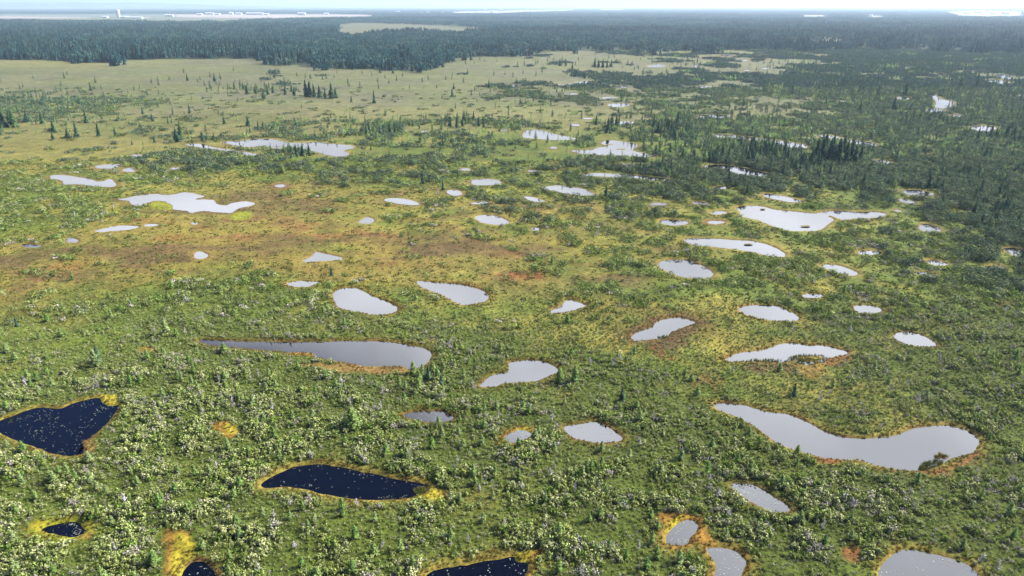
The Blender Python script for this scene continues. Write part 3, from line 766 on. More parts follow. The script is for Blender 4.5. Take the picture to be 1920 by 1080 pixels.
def moss_sd(x, y):
    """distance to the nearest bare moss patch"""
    best = np.full(x.shape, 50.)
    for (pts, k, soft), g in zip(PATCHES, patch_sd):
        if k in ('mud', 'rust', 'tanrust') and soft > 1.4: continue
        lo = g.min(0) - 2; hi = g.max(0) + 2
        m = np.nonzero((x > lo[0]) & (x < hi[0]) & (y > lo[1]) & (y < hi[1]))[0]
        if len(m): best[m] = np.minimum(best[m], signed_dist(x[m], y[m], g))
    return best


PGC = np.array([p['c'][1] for p in PG])


def rimw(idx): return np.array([p['rw'] for p in PG])[idx]


def stuff_field(name, pts, scl, idx, protos, zsq=None):
    """ONE object: ground cover, low bushes or far woods standing on points"""
    pc = bpy.data.collections.new(name + '_kinds')
    for i, me in enumerate(protos):
        po = bpy.data.objects.new('%s_%02d' % (name, i), me); pc.objects.link(po)
    me = bpy.data.meshes.new(name); me.vertices.add(len(pts)); me.vertices.foreach_set('co', pts.astype(np.float32).ravel())
    for nm, arr, ty in (('scl', scl, 'FLOAT'), ('kind', idx, 'INT'), ('rot', RNG.uniform(0, 6.283, len(pts)), 'FLOAT'), ('zsq', zsq if zsq is not None else np.ones(len(pts)), 'FLOAT')):
        a = me.attributes.new(nm, ty, 'POINT'); a.data.foreach_set('value', arr.astype(np.int32 if ty == 'INT' else np.float32))
    ob = link(name, me); ob['kind'] = 'stuff'
    ng = bpy.data.node_groups.new(name + '_nodes', 'GeometryNodeTree')
    ng.interface.new_socket('Geometry', in_out='INPUT', socket_type='NodeSocketGeometry'); ng.interface.new_socket('Geometry', in_out='OUTPUT', socket_type='NodeSocketGeometry')
    gi = ng.nodes.new('NodeGroupInput'); go = ng.nodes.new('NodeGroupOutput'); ip = ng.nodes.new('GeometryNodeInstanceOnPoints'); ci = ng.nodes.new('GeometryNodeCollectionInfo')
    ci.inputs['Collection'].default_value = pc; ci.inputs['Separate Children'].default_value = True; ci.inputs['Reset Children'].default_value = True
    ip.inputs['Pick Instance'].default_value = True

    def attr(nm, ty):
        a = ng.nodes.new('GeometryNodeInputNamedAttribute'); a.data_type = ty; a.inputs['Name'].default_value = nm; return a.outputs['Attribute']
    cx = ng.nodes.new('ShaderNodeCombineXYZ'); ng.links.new(attr('rot', 'FLOAT'), cx.inputs[2])
    sc_ = attr('scl', 'FLOAT'); cs = ng.nodes.new('ShaderNodeCombineXYZ'); ng.links.new(sc_, cs.inputs[0]); ng.links.new(sc_, cs.inputs[1])
    mu = ng.nodes.new('ShaderNodeMath'); mu.operation = 'MULTIPLY'; ng.links.new(sc_, mu.inputs[0]); ng.links.new(attr('zsq', 'FLOAT'), mu.inputs[1]); ng.links.new(mu.outputs[0], cs.inputs[2])
    ng.links.new(gi.outputs[0], ip.inputs['Points']); ng.links.new(ci.outputs[0], ip.inputs['Instance']); ng.links.new(attr('kind', 'INT'), ip.inputs['Instance Index'])
    ng.links.new(cx.outputs[0], ip.inputs['Rotation']); ng.links.new(cs.outputs[0], ip.inputs['Scale']); ng.links.new(ip.outputs[0], go.inputs[0])
    md = ob.modifiers.new('scatter', 'NODES'); md.node_group = ng
    return ob


rs = random.Random(5)
# ------------------------------------------------------------------ low bushes of the open bog
P_NEAR = [shrub_mesh(rs, rs.uniform(.32, .46), rs.uniform(.45, .9), rs.choice([5, 6, 8]), 100, .068, 'shrub') for _ in range(10)] \
    + [shrub_mesh(rs, rs.uniform(.3, .45), rs.uniform(.16, .30), 6, 66, .06, 'heath', spread=1.1) for _ in range(4)] \
    + [shrub_mesh(rs, rs.uniform(.3, .42), rs.uniform(.5, .9), 6, 72, .05, 'twig') for _ in range(2)]
x, y, px, py, r = scatter(34, 150, .57, 101)
sd_, pi_, _ = pool_field(x, y, 6.0); ms_ = moss_sd(x, y)
wj = (fbm(x, y, 22, 3) - .5) * 100
dens = sample('shrub', px + wj, py + wj * .4)
cl = (fbm(x, y, 3.6, 201, 3) * .6 + fbm(x, y, 1.6, 207, 2) * .4); keep_r = r.uniform(0, 1, len(x))
rz = sample('rust', px + wj, py + wj * .4)
cover = sstep(.0, .25, dens * .95 - .17 + (cl - .5) * 1.8 * (1.5 - dens))
rm = sstep(.2, .9, sd_ / (rimw(pi_) * 1.2)) * sstep(.4, 1.4, sd_)
fade = r.uniform(0, 1, len(x)) > sstep(118, 150, y)
tall = (keep_r < cover * rm * .88) & (sd_ > np.where(y < PGC[pi_], 1.15, .45)) & (ms_ > .25) & fade
lowm = (~tall) & (sd_ > .3) & (ms_ > .1) & (r.uniform(0, 1, len(x)) < .25 + .6 * rm * sstep(.3, .8, dens)) & fade
grey = (fbm(x, y, 3.5, 202, 2) - .5) * .8 + r.uniform(0, 1, len(x)) > .89
kind = np.where(grey & (dens > .6), 14 + r.integers(0, 2, len(x)), r.integers(0, 10, len(x)))
kind = np.where(tall | (r.uniform(0, 1, len(x)) < .55 * sstep(.4, .9, dens)), kind, 10 + r.integers(0, 4, len(x)))
bigger = .55 + 1.1 * sstep(.3, .75, fbm(x, y, 3.0, 203, 2)) * sstep(.35, 1, dens)
s_ = (.5 + .85 * r.uniform(0, 1, len(x)) ** 1.6) * np.where(tall, bigger * 1.05, np.where(kind < 10, .52, .75))
m = tall | lowm
pts = np.stack([x, y, ground_z(x, y, sd_)], 1)[m]
stuff_field('low_shrubs', pts, s_[m], kind[m], P_NEAR)

# middle distance: patches of the same bushes
P_MID = [patch_mesh(rs, .5, rs.choice([2, 3, 3]), .35, .75, .095, 34, 'midshrub', 'bush_patch') for _ in range(6)] + [patch_mesh(rs, .6, 4, .14, .3, .10, 16, 'heath', 'heath_patch') for _ in range(4)] \
    + [patch_mesh(rs, .5, 3, .3, .6, .09, 20, 'twig', 'twig_patch') for _ in range(2)] \
    + [patch_mesh(rs, .8, 4, .8, 1.7, .13, 44, 'scrub', 'thicket') for _ in range(4)]
x, y, px, py, r = scatter(118, 285, 1.1, 102)
sd_, pi_, _ = pool_field(x, y, 6.0); ms_ = moss_sd(x, y)
wj = (fbm(x, y, 22, 3) - .5) * 90
dens = sample('shrub', px + wj, py + wj * .25)
cl = fbm(x, y, 5.5, 211, 4); fade = r.uniform(0, 1, len(x)) < sstep(118, 150, y)
rz = sample('rust', px + wj, py + wj * .25)
cover = sstep(.0, .25, dens * .95 - .48 - rz * .25 + (cl - .5) * 1.9)
rm = sstep(.3, 1.2, sd_ / (rimw(pi_) * 1.4))
td = sample('tree', px + wj, py + wj * .25); thk = r.uniform(0, 1, len(x)) < td * 1.1
tall = (r.uniform(0, 1, len(x)) < cover * rm * .85) & (sd_ > np.where(thk, 2.8, np.where(y < PGC[pi_], 1.5, .8))) & fade
lowm = (~tall) & (sd_ > .6) & (ms_ > .5) & (r.uniform(0, 1, len(x)) < .40 * rm * (1 - .8 * rz)) & fade
grey = (fbm(x, y, 6, 212, 2) - .5) * .8 + r.uniform(0, 1, len(x)) > .94
kind = np.where(grey, 10 + r.integers(0, 2, len(x)), r.integers(0, 6, len(x)))
kind = np.where(thk, 12 + r.integers(0, 4, len(x)), kind)
kind = np.where(tall, kind, 6 + r.integers(0, 4, len(x)))
s_ = r.uniform(.75, 1.3, len(x)) * np.where(tall, .8 + .5 * cover, .8)
m = tall | lowm
stuff_field('mid_shrubs', np.stack([x, y, ground_z(x, y, sd_)], 1)[m], s_[m], kind[m], P_MID)

# far bog: wider patches, then scrub with little trees
P_FAR = [patch_mesh(rs, 1.6, 12, .35, .9, .17, 16, 'midshrub' if k_ < 1 else 'heath' if k_ < 3 else 'scrub', 'scrub_patch') for k_ in range(5)] + [patch_mesh(rs, 1.7, 9, .5, 1.2, .17, 16, 'scrub', 'scrub_patch') for _ in range(3)] \
    + [patch_mesh(rs, 1.6, 7, .9, 2.0, .2, 34, 'scrub', 'thicket') for _ in range(3)] + [patch_mesh(rs, 1.6, 7, 1.0, 2.6, .2, 26, 'scrub', 'sapling_patch', True) for _ in range(1)] + [patch_mesh(rs, 1.5, 8, 1.0, 2.6, .2, 20, 'larch', 'sapling_patch', True) for _ in range(3)]
x, y, px, py, r = scatter(285, 560, 2.6, 103)
sd_, pi_, _ = pool_field(x, y, 8.0)
wj = (fbm(x, y, 30, 3) - .5) * 70
dens = sample('shrub', px + wj, py + wj * .22); td = sample('tree', px + wj, py + wj * .22); ld = sample('larch', px + wj, py + wj * .22)
cl = fbm(x, y, 16, 221, 4)
cover = np.maximum(sstep(-.02, .2, dens - .44 + (cl - .5) * 1.6), .035)
tall = (r.uniform(0, 1, len(x)) < cover) & (sd_ > 2.6)
u = r.uniform(0, 1, len(x)); kind = np.where(u < .62, r.integers(0, 5, len(x)), 5 + r.integers(0, 3, len(x)))
sap = r.uniform(0, 1, len(x)) < np.clip(td + ld, 0, 1) * .55
kind = np.where(sap, np.where(r.uniform(0, 1, len(x)) < td / (td + .45 * ld + .01), 8 + r.integers(0, 4, len(x)), 12 + r.integers(0, 3, len(x))), kind)
m = tall
stuff_field('far_scrub', np.stack([x, y, np.full(len(x), .2)], 1)[m], r.uniform(.7, 1.25, len(x))[m], kind[m], P_FAR)

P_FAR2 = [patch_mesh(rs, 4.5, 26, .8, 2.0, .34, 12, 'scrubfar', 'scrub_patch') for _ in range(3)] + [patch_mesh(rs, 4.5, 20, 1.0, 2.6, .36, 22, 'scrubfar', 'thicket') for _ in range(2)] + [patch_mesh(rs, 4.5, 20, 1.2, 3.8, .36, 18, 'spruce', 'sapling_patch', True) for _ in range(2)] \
    + [patch_mesh(rs, 4.5, 16, 1.5, 4, .36, 16, 'larch', 'sapling_patch', True) for _ in range(2)]
x, y, px, py, r = scatter(560, 1250, 7.0, 104)
sd_, pi_, _ = pool_field(x, y, 10.0)
wj = (fbm(x, y, 60, 3) - .5) * 60
dens = sample('shrub', px + wj, py + wj * .12)
cl = fbm(x, y, 45, 231, 4)
fmk = forest_mask(px, py)
cover = np.where(fmk > .6, 0, np.where(fmk > .1, .9, sstep(-.02, .2, dens - .44 + (cl - .5) * 1.6)))
m = (r.uniform(0, 1, len(x)) < cover) & (sd_ > 6.5)
kind = np.where(r.uniform(0, 1, len(x)) < .4, r.integers(0, 3, len(x)), np.where(r.uniform(0, 1, len(x)) < .97, 3 + r.integers(0, 4, len(x)), 7 + r.integers(0, 2, len(x))))
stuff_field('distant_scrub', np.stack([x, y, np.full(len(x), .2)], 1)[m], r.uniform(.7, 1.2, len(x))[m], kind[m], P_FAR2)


# ------------------------------------------------------------------ the forest, far off
def grove_mesh(rs, W_, count, hmin, hmax, rr, segs, name, round_share=.2):
    m = MB()
    for b in range(count):
        bx, by = rs.uniform(-W_, W_), rs.uniform(-W_, W_); h = rs.uniform(hmin, hmax); r0 = h * rr * rs.uniform(.8, 1.3)
        base = rs.random(); rnd = rs.random() < round_share
        if rnd:
            h *= .85; r0 = h * .33
            for k in range(segs * 4):
                th = rs.uniform(0, 6.283); ph = math.acos(rs.uniform(-.3, 1)); n = Vector((math.sin(ph) * math.cos(th), math.sin(ph) * math.sin(th), math.cos(ph)))
                m.card((bx + n.x * r0, by + n.y * r0, h * .6 + n.z * h * .4), n + Vector((rs.gauss(0, .3), rs.gauss(0, .3), rs.gauss(0, .3))), h * .12, min(1, .5 + base * .35 + rs.random() * .4), rs, .8)
            continue
        for L in range(4):
            f0 = L / 4; z0 = h * (.08 + .92 * f0); z1 = min(h * 1.02, z0 + h * .36); r1 = r0 * (1 - f0) * rs.uniform(.85, 1.15); o_ = rs.uniform(0, 1)
            for k in range(segs):
                if rs.random() < .12: continue
                a0 = 6.283 * (k + o_) / segs; a1 = 6.283 * (k + 1 + o_) / segs; j0, j1 = rs.uniform(.75, 1.25), rs.uniform(.75, 1.25)
                m.tri((bx + math.cos(a0) * r1 * j0, by + math.sin(a0) * r1 * j0, z0 - rs.uniform(0, .04) * h), (bx + math.cos(a1) * r1 * j1, by + math.sin(a1) * r1 * j1, z0), (bx, by, z1), min(1, max(0, base * .6 + rs.random() * .4)))
    return m.mesh(name, MAT['forest'])


P_W1 = [grove_mesh(rs, 8.5, 15, 7, 14.5, .19, 6, 'grove', .12) for _ in range(5)] + [grove_mesh(rs, 8.5, 13, 6, 11, .24, 6, 'grove', .8) for _ in range(2)]
P_W2 = [grove_mesh(rs, 17, 34, 8, 15, .24, 5, 'grove', .2) for _ in range(4)] + [grove_mesh(rs, 17, 26, 8, 13, .28, 5, 'grove', .9) for _ in range(2)]
P_W3 = [grove_mesh(rs, 45, 80, 9, 16, .42, 5, 'grove', .35) for _ in range(5)]
allp, alls, allk = [], [], []
off = 0
for (y0, y1, sp, P, seed) in ((700, 2000, 15, P_W1, 1), (2000, 4600, 31, P_W2, 2), (4600, 17000, 100, P_W3, 3)):
    x, y, px, py, r = scatter(y0, y1, sp, 300 + seed, 150)
    f = forest_mask(px, py, (r.uniform(-.8, .8, len(x)) + (fbm(x, y, 90, 247, 3) - .5) * (7 + 16 * sstep(1150, 1500, px))) if seed == 1 else 0.0)
    if seed == 1: f = np.maximum(f, .35 * forest_mask(px, py, r.uniform(-11, 0, len(x))) * (fbm(x, y, 60, 249, 2) > .5))
    gap = fbm(x * .5, y, 140 if seed == 1 else 300, 241, 3)
    m = (r.uniform(0, 1, len(x)) < f * (sstep(.26, .42, gap) * .8 + .2))
    n_ = len(P) - (2 if seed < 3 else 0)
    right = sstep(500, 1500, px) * .35 + .12 + sstep(.50, .60, fbm(x * .4, y, 260 if seed == 1 else 500, 243, 3)) * .8
    k = np.where((r.uniform(0, 1, len(x)) < right) & (seed < 3), len(P) - 2 + r.integers(0, 2, len(x)), r.integers(0, n_, len(x)))
    stuff_field(('forest_edge', 'forest', 'far_forest')[seed - 1], np.stack([x, y, np.full(len(x), .1)], 1)[m], (r.uniform(.75, 1.15, len(x)) * (1 if seed == 1 else 1 + (seed - 1) * .05))[m], k[m], P)

# ------------------------------------------------------------------ trees one can tell apart
NV = 5
SPR = [dict(crown=conifer(rs, 1.0, rs.uniform(.17, .24), 17, 8, 'spruce', .3), trunk=trunk_mesh(rs, 1.0, .018)) for _ in range(NV)]
LAR = [dict(crown=conifer(rs, 1.0, rs.uniform(.28, .38), 14, 9, 'larch', .05, True, 1.35), trunk=trunk_mesh(rs, 1.0, .017, limbs=10)) for _ in range(NV)]
SNG = []
for _ in range(NV):
    tm, lean = snag_mesh(rs, 1.0, .022); SNG.append(dict(trunk=tm, branches=snag_branches(rs, 1.0, lean)))
LOWS = [conifer(rs, 1.0, .24, 7, 6, 'spruce', .3, extra=2.0, name='spruce_low') for _ in range(3)]
LOWL = [conifer(rs, 1.0, .25, 7, 6, 'larch', .05, True, 2.0, name='larch_low') for _ in range(3)]
LOWD = [snag_mesh(rs, 1.0, .03, 'snag_low')[0] for _ in range(2)]

# single spruces of the meadow and landmark trees: (base x, base y, height in photo pixels)
LONE_SPRUCE = [(285,157,9),(298,161,10),(252,168,7),(276,177,10),(298,177,8),(171,170,14),(115,172,8),(127,178,9),(195,186,9),(268,190,10),(315,191,8),(360,186,6),(345,137,8),(352,152,12),(318,151,8),(403,153,14),(412,161,8),(393,159,8),(440,168,13),(428,178,8),(446,190,8),
 (421,233,14),(466,237,19),(356,213,16),(346,214,6),(268,214,12),(287,228,14),(243,234,8),(163,231,22),(52,230,22),(80,233,22),(20,238,30),(8,238,36),(28,239,30),(102,248,22),(145,258,26),(128,260,20),(186,256,22),(100,262,14),(217,256,14),(333,267,26),(290,268,12),(380,265,16),(402,263,14),(494,243,14),(485,244,16),
 (495,186,17),(503,178,18),(512,175,14),(535,178,18),(547,172,14),(552,180,16),(575,182,28),(582,182,26),(590,182,22),(600,183,20),(610,184,18),(622,185,26),(630,184,18),(566,203,8),(523,197,7),(480,176,14),(464,177,16),(456,167,12),(515,148,10),(533,153,10),(501,142,8),(557,143,8),(573,147,9),(583,149,9),(605,150,10),(612,149,10),(632,138,6),(438,134,8),
 (653,162,7),(656,163,6),(679,139,7),(697,143,6),(713,137,12),(737,138,12),(755,144,8),(722,148,8),(744,152,10),(708,156,9),(710,168,10),(729,157,7),(792,155,9),(803,150,9),(836,151,9),(869,156,10),(851,168,11),(848,182,14),(768,167,7),(702,194,21),(659,192,11),(675,162,9),(747,188,7),(829,185,7),(917,165,14),(899,180,7),(947,141,7),(962,145,9),(926,143,9),(981,139,7),(1005,143,9),(1096,148,12),(985,195,8),(1050,124,12),(1061,124,12),(1073,129,11),(983,124,9),
 (1115,126,16),(1122,127,14),(1130,127,14),(1138,127,13),(1146,126,12),(1110,127,8),(1697,180,22),(1535,170,14),(1675,205,22),(1612,210,20),(1645,185,20),(1800,165,20),(1830,165,22),(1580,165,16),(1470,235,14),(1305,190,12),(1140,250,26),(1345,230,16),(1485,180,14),(1270,235,24),(1225,240,24),(1600,310,34),(1585,308,40),(1570,306,42),(1555,306,42),(1540,304,42),(1560,296,40),(1545,292,38),(1530,298,34),(1580,296,38),(1612,304,30),(1595,298,34),
 (568,292,22),(556,291,18),(580,292,20),(547,289,14),(340,262,30),(1488,746,26),(803,712,26),(827,726,24),(1166,752,30),(185,682,36),(622,518,18)]
LONE_LARCH = [(785,738,28),(792,706,24),(775,702,24),(787,722,26),(812,702,24),(820,714,26),(662,806,42),(180,690,34),(1077,720,34),(1050,718,28),(312,630,34),(945,560,0)]

CANDS = {'spruce': [], 'larch': [], 'snag': []}      # x, y, height m, from-list flag


def px_h(px, py, h):
    """metres for a height of h photo pixels at a base point"""
    gx_, gy_ = to_ground(px, py); depth = gy_ * CP + CAM_H * SP
    return float(h * depth / F / CP * 1.02)


for X_, Y_, H_ in LONE_SPRUCE:
    g_ = to_ground(X_, Y_); CANDS['spruce'].append((float(g_[0]), float(g_[1]), px_h(X_, Y_, H_), 1))
for X_, Y_, H_ in LONE_LARCH:
    if H_: g_ = to_ground(X_, Y_); CANDS['larch'].append((float(g_[0]), float(g_[1]), px_h(X_, Y_, H_), 1))

for (y0, y1, sp, seed, amt) in ((40, 130, 2.2, 401, .55), (130, 262, 3.2, 402, .55), (262, 560, 4.0, 403, .62), (560, 1000, 8.5, 404, .75)):
    x, y, px, py, r = scatter(y0, y1, sp, seed, 120)
    sd_, pi_, _ = pool_field(x, y, 5.0); ms_ = moss_sd(x, y)
    wj = (fbm(x, y, 25, 3) - .5) * 80 * min(1, 200 / y1 + .2)
    td = sample('tree', px + wj, py + wj * .2); ld = sample('larch', px + wj, py + wj * .2)
    cl = fbm(x, y, 8 if y1 < 300 else 20, 411, 3)
    clump = sstep(.3, .68, cl + (td + ld) * .25) * 1.5
    ok = (sd_ > 1.0) & (ms_ > .6) & (forest_mask(px, py) < .5)
    u = r.uniform(0, 1, len(x))
    isS = ok & (u < td * td * amt * clump * 1.25 * (.8 if 200 < y0 < 560 else .45 if y0 < 560 else 1)); isL = ok & ~isS & (u > 1 - ld * amt * .75 * clump)
    sh = sample('shrub', px, py)
    isD = ok & ~isS & ~isL & (r.uniform(0, 1, len(x)) < .035 * sh * (py > 180) * (1 + 1.5 * (py > 620)) * (y1 < 600)) & (sh > .5)
    for msk, k, lo, hi in ((isS, 'spruce', 2.2, 5.2), (isL, 'larch', 1.5, 3.1), (isD, 'snag', 1.2, 2.6)):
        ii = np.nonzero(msk)[0]
        far = np.clip((y[ii] - 120) / 200, 0, 1)
        hi = min(hi, 4.2) if y0 == 262 else hi
        hh = lo * (.75 if y0 == 262 else 1) + (hi - lo) * r.uniform(0, 1, len(ii)) ** 1.3 * (.55 + .45 * far) + (1.0 if k != 'snag' else .6) * far
        if k == 'larch': hh = hh * (1 - .12 * (1 - far))
        for a, b, c_ in zip(x[ii], y[ii], hh): CANDS[k].append((float(a), float(b), float(c_), 0))

rr_ = random.Random(3)
for (bx_, by_, sx_, sy_, n_, h0, h1) in ((1260, 248, 34, 9, 16, 14, 24), (1440, 290, 60, 12, 26, 14, 26), (1230, 320, 40, 8, 14, 14, 22), (1500, 315, 60, 10, 22, 16, 28), (1340, 300, 50, 9, 18, 14, 24),
        (1860, 262, 60, 10, 16, 14, 22), (1620, 170, 60, 10, 12, 10, 16), (1740, 225, 60, 10, 14, 12, 18), (1150, 240, 30, 8, 10, 14, 22), (880, 232, 60, 8, 16, 12, 20), (730, 250, 60, 10, 12, 12, 20), (545, 288, 40, 6, 14, 10, 16), (60, 195, 60, 6, 14, 8, 14), (1870, 400, 50, 24, 16, 16, 26)):
    for _ in range(n_):
        qx, qy = bx_ + rr_.gauss(0, .5) * sx_, by_ + rr_.gauss(0, .5) * sy_
        g_ = to_ground(qx, qy); a_, b_ = float(g_[0]), float(g_[1])
        if pool_field(np.array([a_]), np.array([b_]), 4.0)[0][0] > 1.5: CANDS['spruce'].append((a_, b_, px_h(qx, qy, rr_.uniform(h0, h1)), 0))

LANDM = [(p['lab'], p['c'], p['g']) for p in PG if p['lab']]
EXTRA = [('bright yellow meadow corner', (90, 150)), ('edge of the tall forest', (600, 128)), ('tan clearing in the scrub', (1450, 190)),
         ('open tan meadow', (300, 225)), ('bare middle of the tan meadow', (760, 170)), ('dark scrub slope', (1750, 330)), ('dense spruce clump', (1570, 306)), ('narrow wooded tongue', (30, 190))]
for nm, (a, b) in EXTRA:
    g_ = np.array(to_ground(a, b)); LANDM.append((nm, g_, g_[None, :]))
ORD = ['', 'second ', 'third ', 'fourth ', 'fifth ', 'sixth ', 'seventh ', 'eighth ', 'ninth ', 'tenth ', 'eleventh ', 'twelfth ', 'thirteenth ', 'fourteenth ', 'fifteenth ', 'sixteenth ', 'seventeenth ', 'eighteenth ', 'nineteenth ', 'twentieth ']


def describe(kind, chosen):
    """a label for each tree: look, then nearest landmark, side of it and rank by nearness"""
    look = {'spruce': ('short dark green spruce', 'dark green spruce', 'tall dark green spruce'), 'larch': ('short pale green larch', 'pale green feathery larch', 'tall pale green larch'), 'snag': ('short bare grey snag', 'bare grey snag', 'tall bare grey snag')}[kind]
    hs = sorted(c_[2] for c_ in chosen); a, b = hs[len(hs) // 3], hs[2 * len(hs) // 3]
    rec = {}
    for i, (x, y, h, _) in enumerate(chosen):
        px, py = to_photo(x, y); best = None
        for nm, cc_, g in LANDM:
            qx, qy = to_photo(g[:, 0], g[:, 1]); d = float(np.min(np.hypot(qx - px, (qy - py) * 1.6)))
            if best is None or d < best[0]: best = (d, nm, *to_photo(cc_[0], cc_[1]), qx.min(), qx.max())
        d, nm, mx_, my_, x0, x1 = best
        if px < x0: side = 'left of'
        elif px > x1: side = 'right of'
        elif py < my_: side = 'behind'
        else: side = 'in front of'
        sz = look[0] if h < a else look[1] if h < b else look[2]
        rec.setdefault((sz, side, nm), []).append((d, i))
    lab = [None] * len(chosen)
    for (sz, side, nm), L in rec.items():
        L.sort()
        for k, (_, i) in enumerate(L):
            if len(L) == 1: lab[i] = '%s %s the %s' % (sz, side, nm)
            else: lab[i] = '%s, %snearest %s the %s' % (sz, ORD[min(k, 19)].replace(' ', '-') , side, nm)
    return lab


def thing(name, label, cat, loc, group=None):
    o = bpy.data.objects.new(name, None); COL.objects.link(o); o.location = loc; o.empty_display_size = .3
    o['label'] = label; o['category'] = cat
    if group: o['group'] = group
    return o


LIMIT = {'spruce': 290, 'larch': 290, 'snag': 120}
GROUP = {'spruce': 'spruces standing on the bog', 'larch': 'young larches standing in the low shrubs', 'snag': 'dead grey trees standing in the bog'}
rest_p, rest_s, rest_k, rest_z = [], [], [], []
for kind, fam, low, k0 in (('spruce', SPR, LOWS, 0), ('larch', LAR, LOWL, 3), ('snag', SNG, LOWD, 6)):
    L = CANDS[kind]
    inview = []
    for q in L:
        px, py = to_photo(q[0], q[1]); vis = 0 <= px <= 1920 and 0 < py < 1090
        depth = q[1] * CP + CAM_H * SP
        inview.append(((q[2] / depth) * (1.0 if not q[3] else 1.6) if vis else 0, q))
    inview.sort(key=lambda t: -t[0])
    chosen = [q for s_, q in inview[:LIMIT[kind]] if s_ > 0]; rest = [q for s_, q in inview[LIMIT[kind]:]] + [q for s_, q in inview[:LIMIT[kind]] if s_ == 0]
    labels = describe(kind, chosen)
    cx_ = np.array([q[0] for q in chosen]); cy_ = np.array([q[1] for q in chosen]); zz_ = ground_z(cx_, cy_, np.full(len(cx_), 9.)) - .05
    zz_ = np.clip(zz_, .1, None)
    nm = {'spruce': 'spruce_tree', 'larch': 'larch_tree', 'snag': 'dead_tree'}[kind]; cat = {'spruce': 'spruce', 'larch': 'larch', 'snag': 'dead tree'}[kind]
    for i, q in enumerate(chosen):
        root = thing(nm, labels[i], cat, (q[0], q[1], float(zz_[i])), GROUP[kind])
        root.rotation_euler = (rs.gauss(0, .02), rs.gauss(0, .02), rs.uniform(0, 6.283))
        wd = rs.uniform(.85, 1.2) * (1 if q[3] == 0 or kind == 'larch' else 1.1); root.scale = (q[2] * wd, q[2] * wd, q[2])
        for pn, me in fam[i % NV].items():
            link(pn, me, None, root)
    for q in rest:
        rest_p.append((q[0], q[1], .15)); rest_s.append(q[2]); rest_k.append(k0 + rs.randrange(len(low))); rest_z.append(1)
# the smaller and farther ones of the same kinds, past the three hundred that show largest
stuff_field('distant_saplings', np.array(rest_p), np.array(rest_s), np.array(rest_k), LOWS + LOWL + LOWD)

# ------------------------------------------------------------------ lily pads on the near pools
pm, t, o = new_mat('lily_pad')
pb = t.nodes.new('ShaderNodeBsdfPrincipled'); pb.inputs['Base Color'].default_value = (.20, .22, .17, 1); pb.inputs['Roughness'].default_value = .35
t.links.new(pb.outputs[0], o.inputs[0])
v, f = [], []
pr = np.random.default_rng(77)
PADS = {0: (260, .0), 1: (90, 1), 2: (60, 0), 3: (50, 0), 4: (80, 1), 5: (50, .0), 6: (50, 1), 7: (60, 0), 25: (90, 0), 26: (50, 0), 27: (60, 0), 28: (50, 1)}
for i, (cnt, edge) in PADS.items():
    g = PG[i]['g']; lo, hi = g.min(0), g.max(0); tot = 0
    while tot < cnt:
        x = pr.uniform(lo[0], hi[0], 400); y = pr.uniform(lo[1], hi[1], 400); d = signed_dist(x, y, g)
        okk = (d < -.25) & ((fbm(x, y, 1.3, 5, 2) > .56) | (pr.uniform(0, 1, 400) < .10))
        if edge: okk &= pr.uniform(0, 1, 400) < np.exp(d / 1.0) + .04
        for a, b in zip(x[okk], y[okk]):
            if tot >= cnt: break
            tot += 1; rr = pr.uniform(.03, .085) * (1.25 if pr.random() < .15 else 1); n = len(v); ph = pr.uniform(0, 6.28); tilt = pr.uniform(-.25, .25)
            for k in range(7):
                an = ph + .35 + k * (5.6 / 6); v.append((a + rr * math.cos(an), b + rr * .8 * math.sin(an), .025 + .02 * math.sin(an + ph) * tilt * 4))
            v.append((a, b, .02)); f += [(n + k, n + k + 1, n + 7) for k in range(6)]
me = bpy.data.meshes.new('lily_pads'); me.from_pydata(v, [], f); me.update(); lp = link('lily_pads', me, pm); lp['kind'] = 'stuff'

# sedges on the islets and shallow ends
x, y, kk = [], [], []
for poly, n_ in (([(1485,668),(1545,666),(1545,682),(1500,684),(1470,682)], 160), (E(1765,856,13,3), 16), (E(790,922,14,6), 60), (E(1745,872,26,7,-6), 80), (E(1430,677,40,3), 60), (E(1245,633,10,3), 30), (E(295,390,25,4), 60)):
    g = ground_outline(poly, 3); lo, hi = g.min(0), g.max(0); tot = 0
    while tot < n_:
        a, b = pr.uniform(lo[0], hi[0]), pr.uniform(lo[1], hi[1])
        if signed_dist(np.array([a]), np.array([b]), g)[0] < 0: x.append(a); y.append(b); tot += 1


def sedge(rs):
    m = MB()
    for k in range(26):
        th = rs.uniform(0, 6.283); d = rs.uniform(0, .25); bx, by = d * math.cos(th), d * math.sin(th); h = rs.uniform(.2, .5); l = rs.uniform(0, .25)
        s_ = Vector((-math.sin(th), math.cos(th), 0)) * .02
        b_ = Vector((bx, by, -.05)); m.tri(b_ - s_, b_ + s_, b_ + Vector((math.cos(th) * l, math.sin(th) * l, h)), rs.random())
    return m.mesh('sedge', MAT['heath'])


stuff_field('sedge_tufts', np.stack([np.array(x), np.array(y), np.full(len(x), .02)], 1), pr.uniform(.7, 1.2, len(x)), pr.integers(0, 3, len(x)), [sedge(rs) for _ in range(3)])

MAT['fringe'] = leaf_mat('fringe_leaves', [(.15,.125,.03), (.09,.10,.02), (.19,.12,.03), (.11,.06,.02), (.17,.16,.04)], bright=(.4, 1.7))


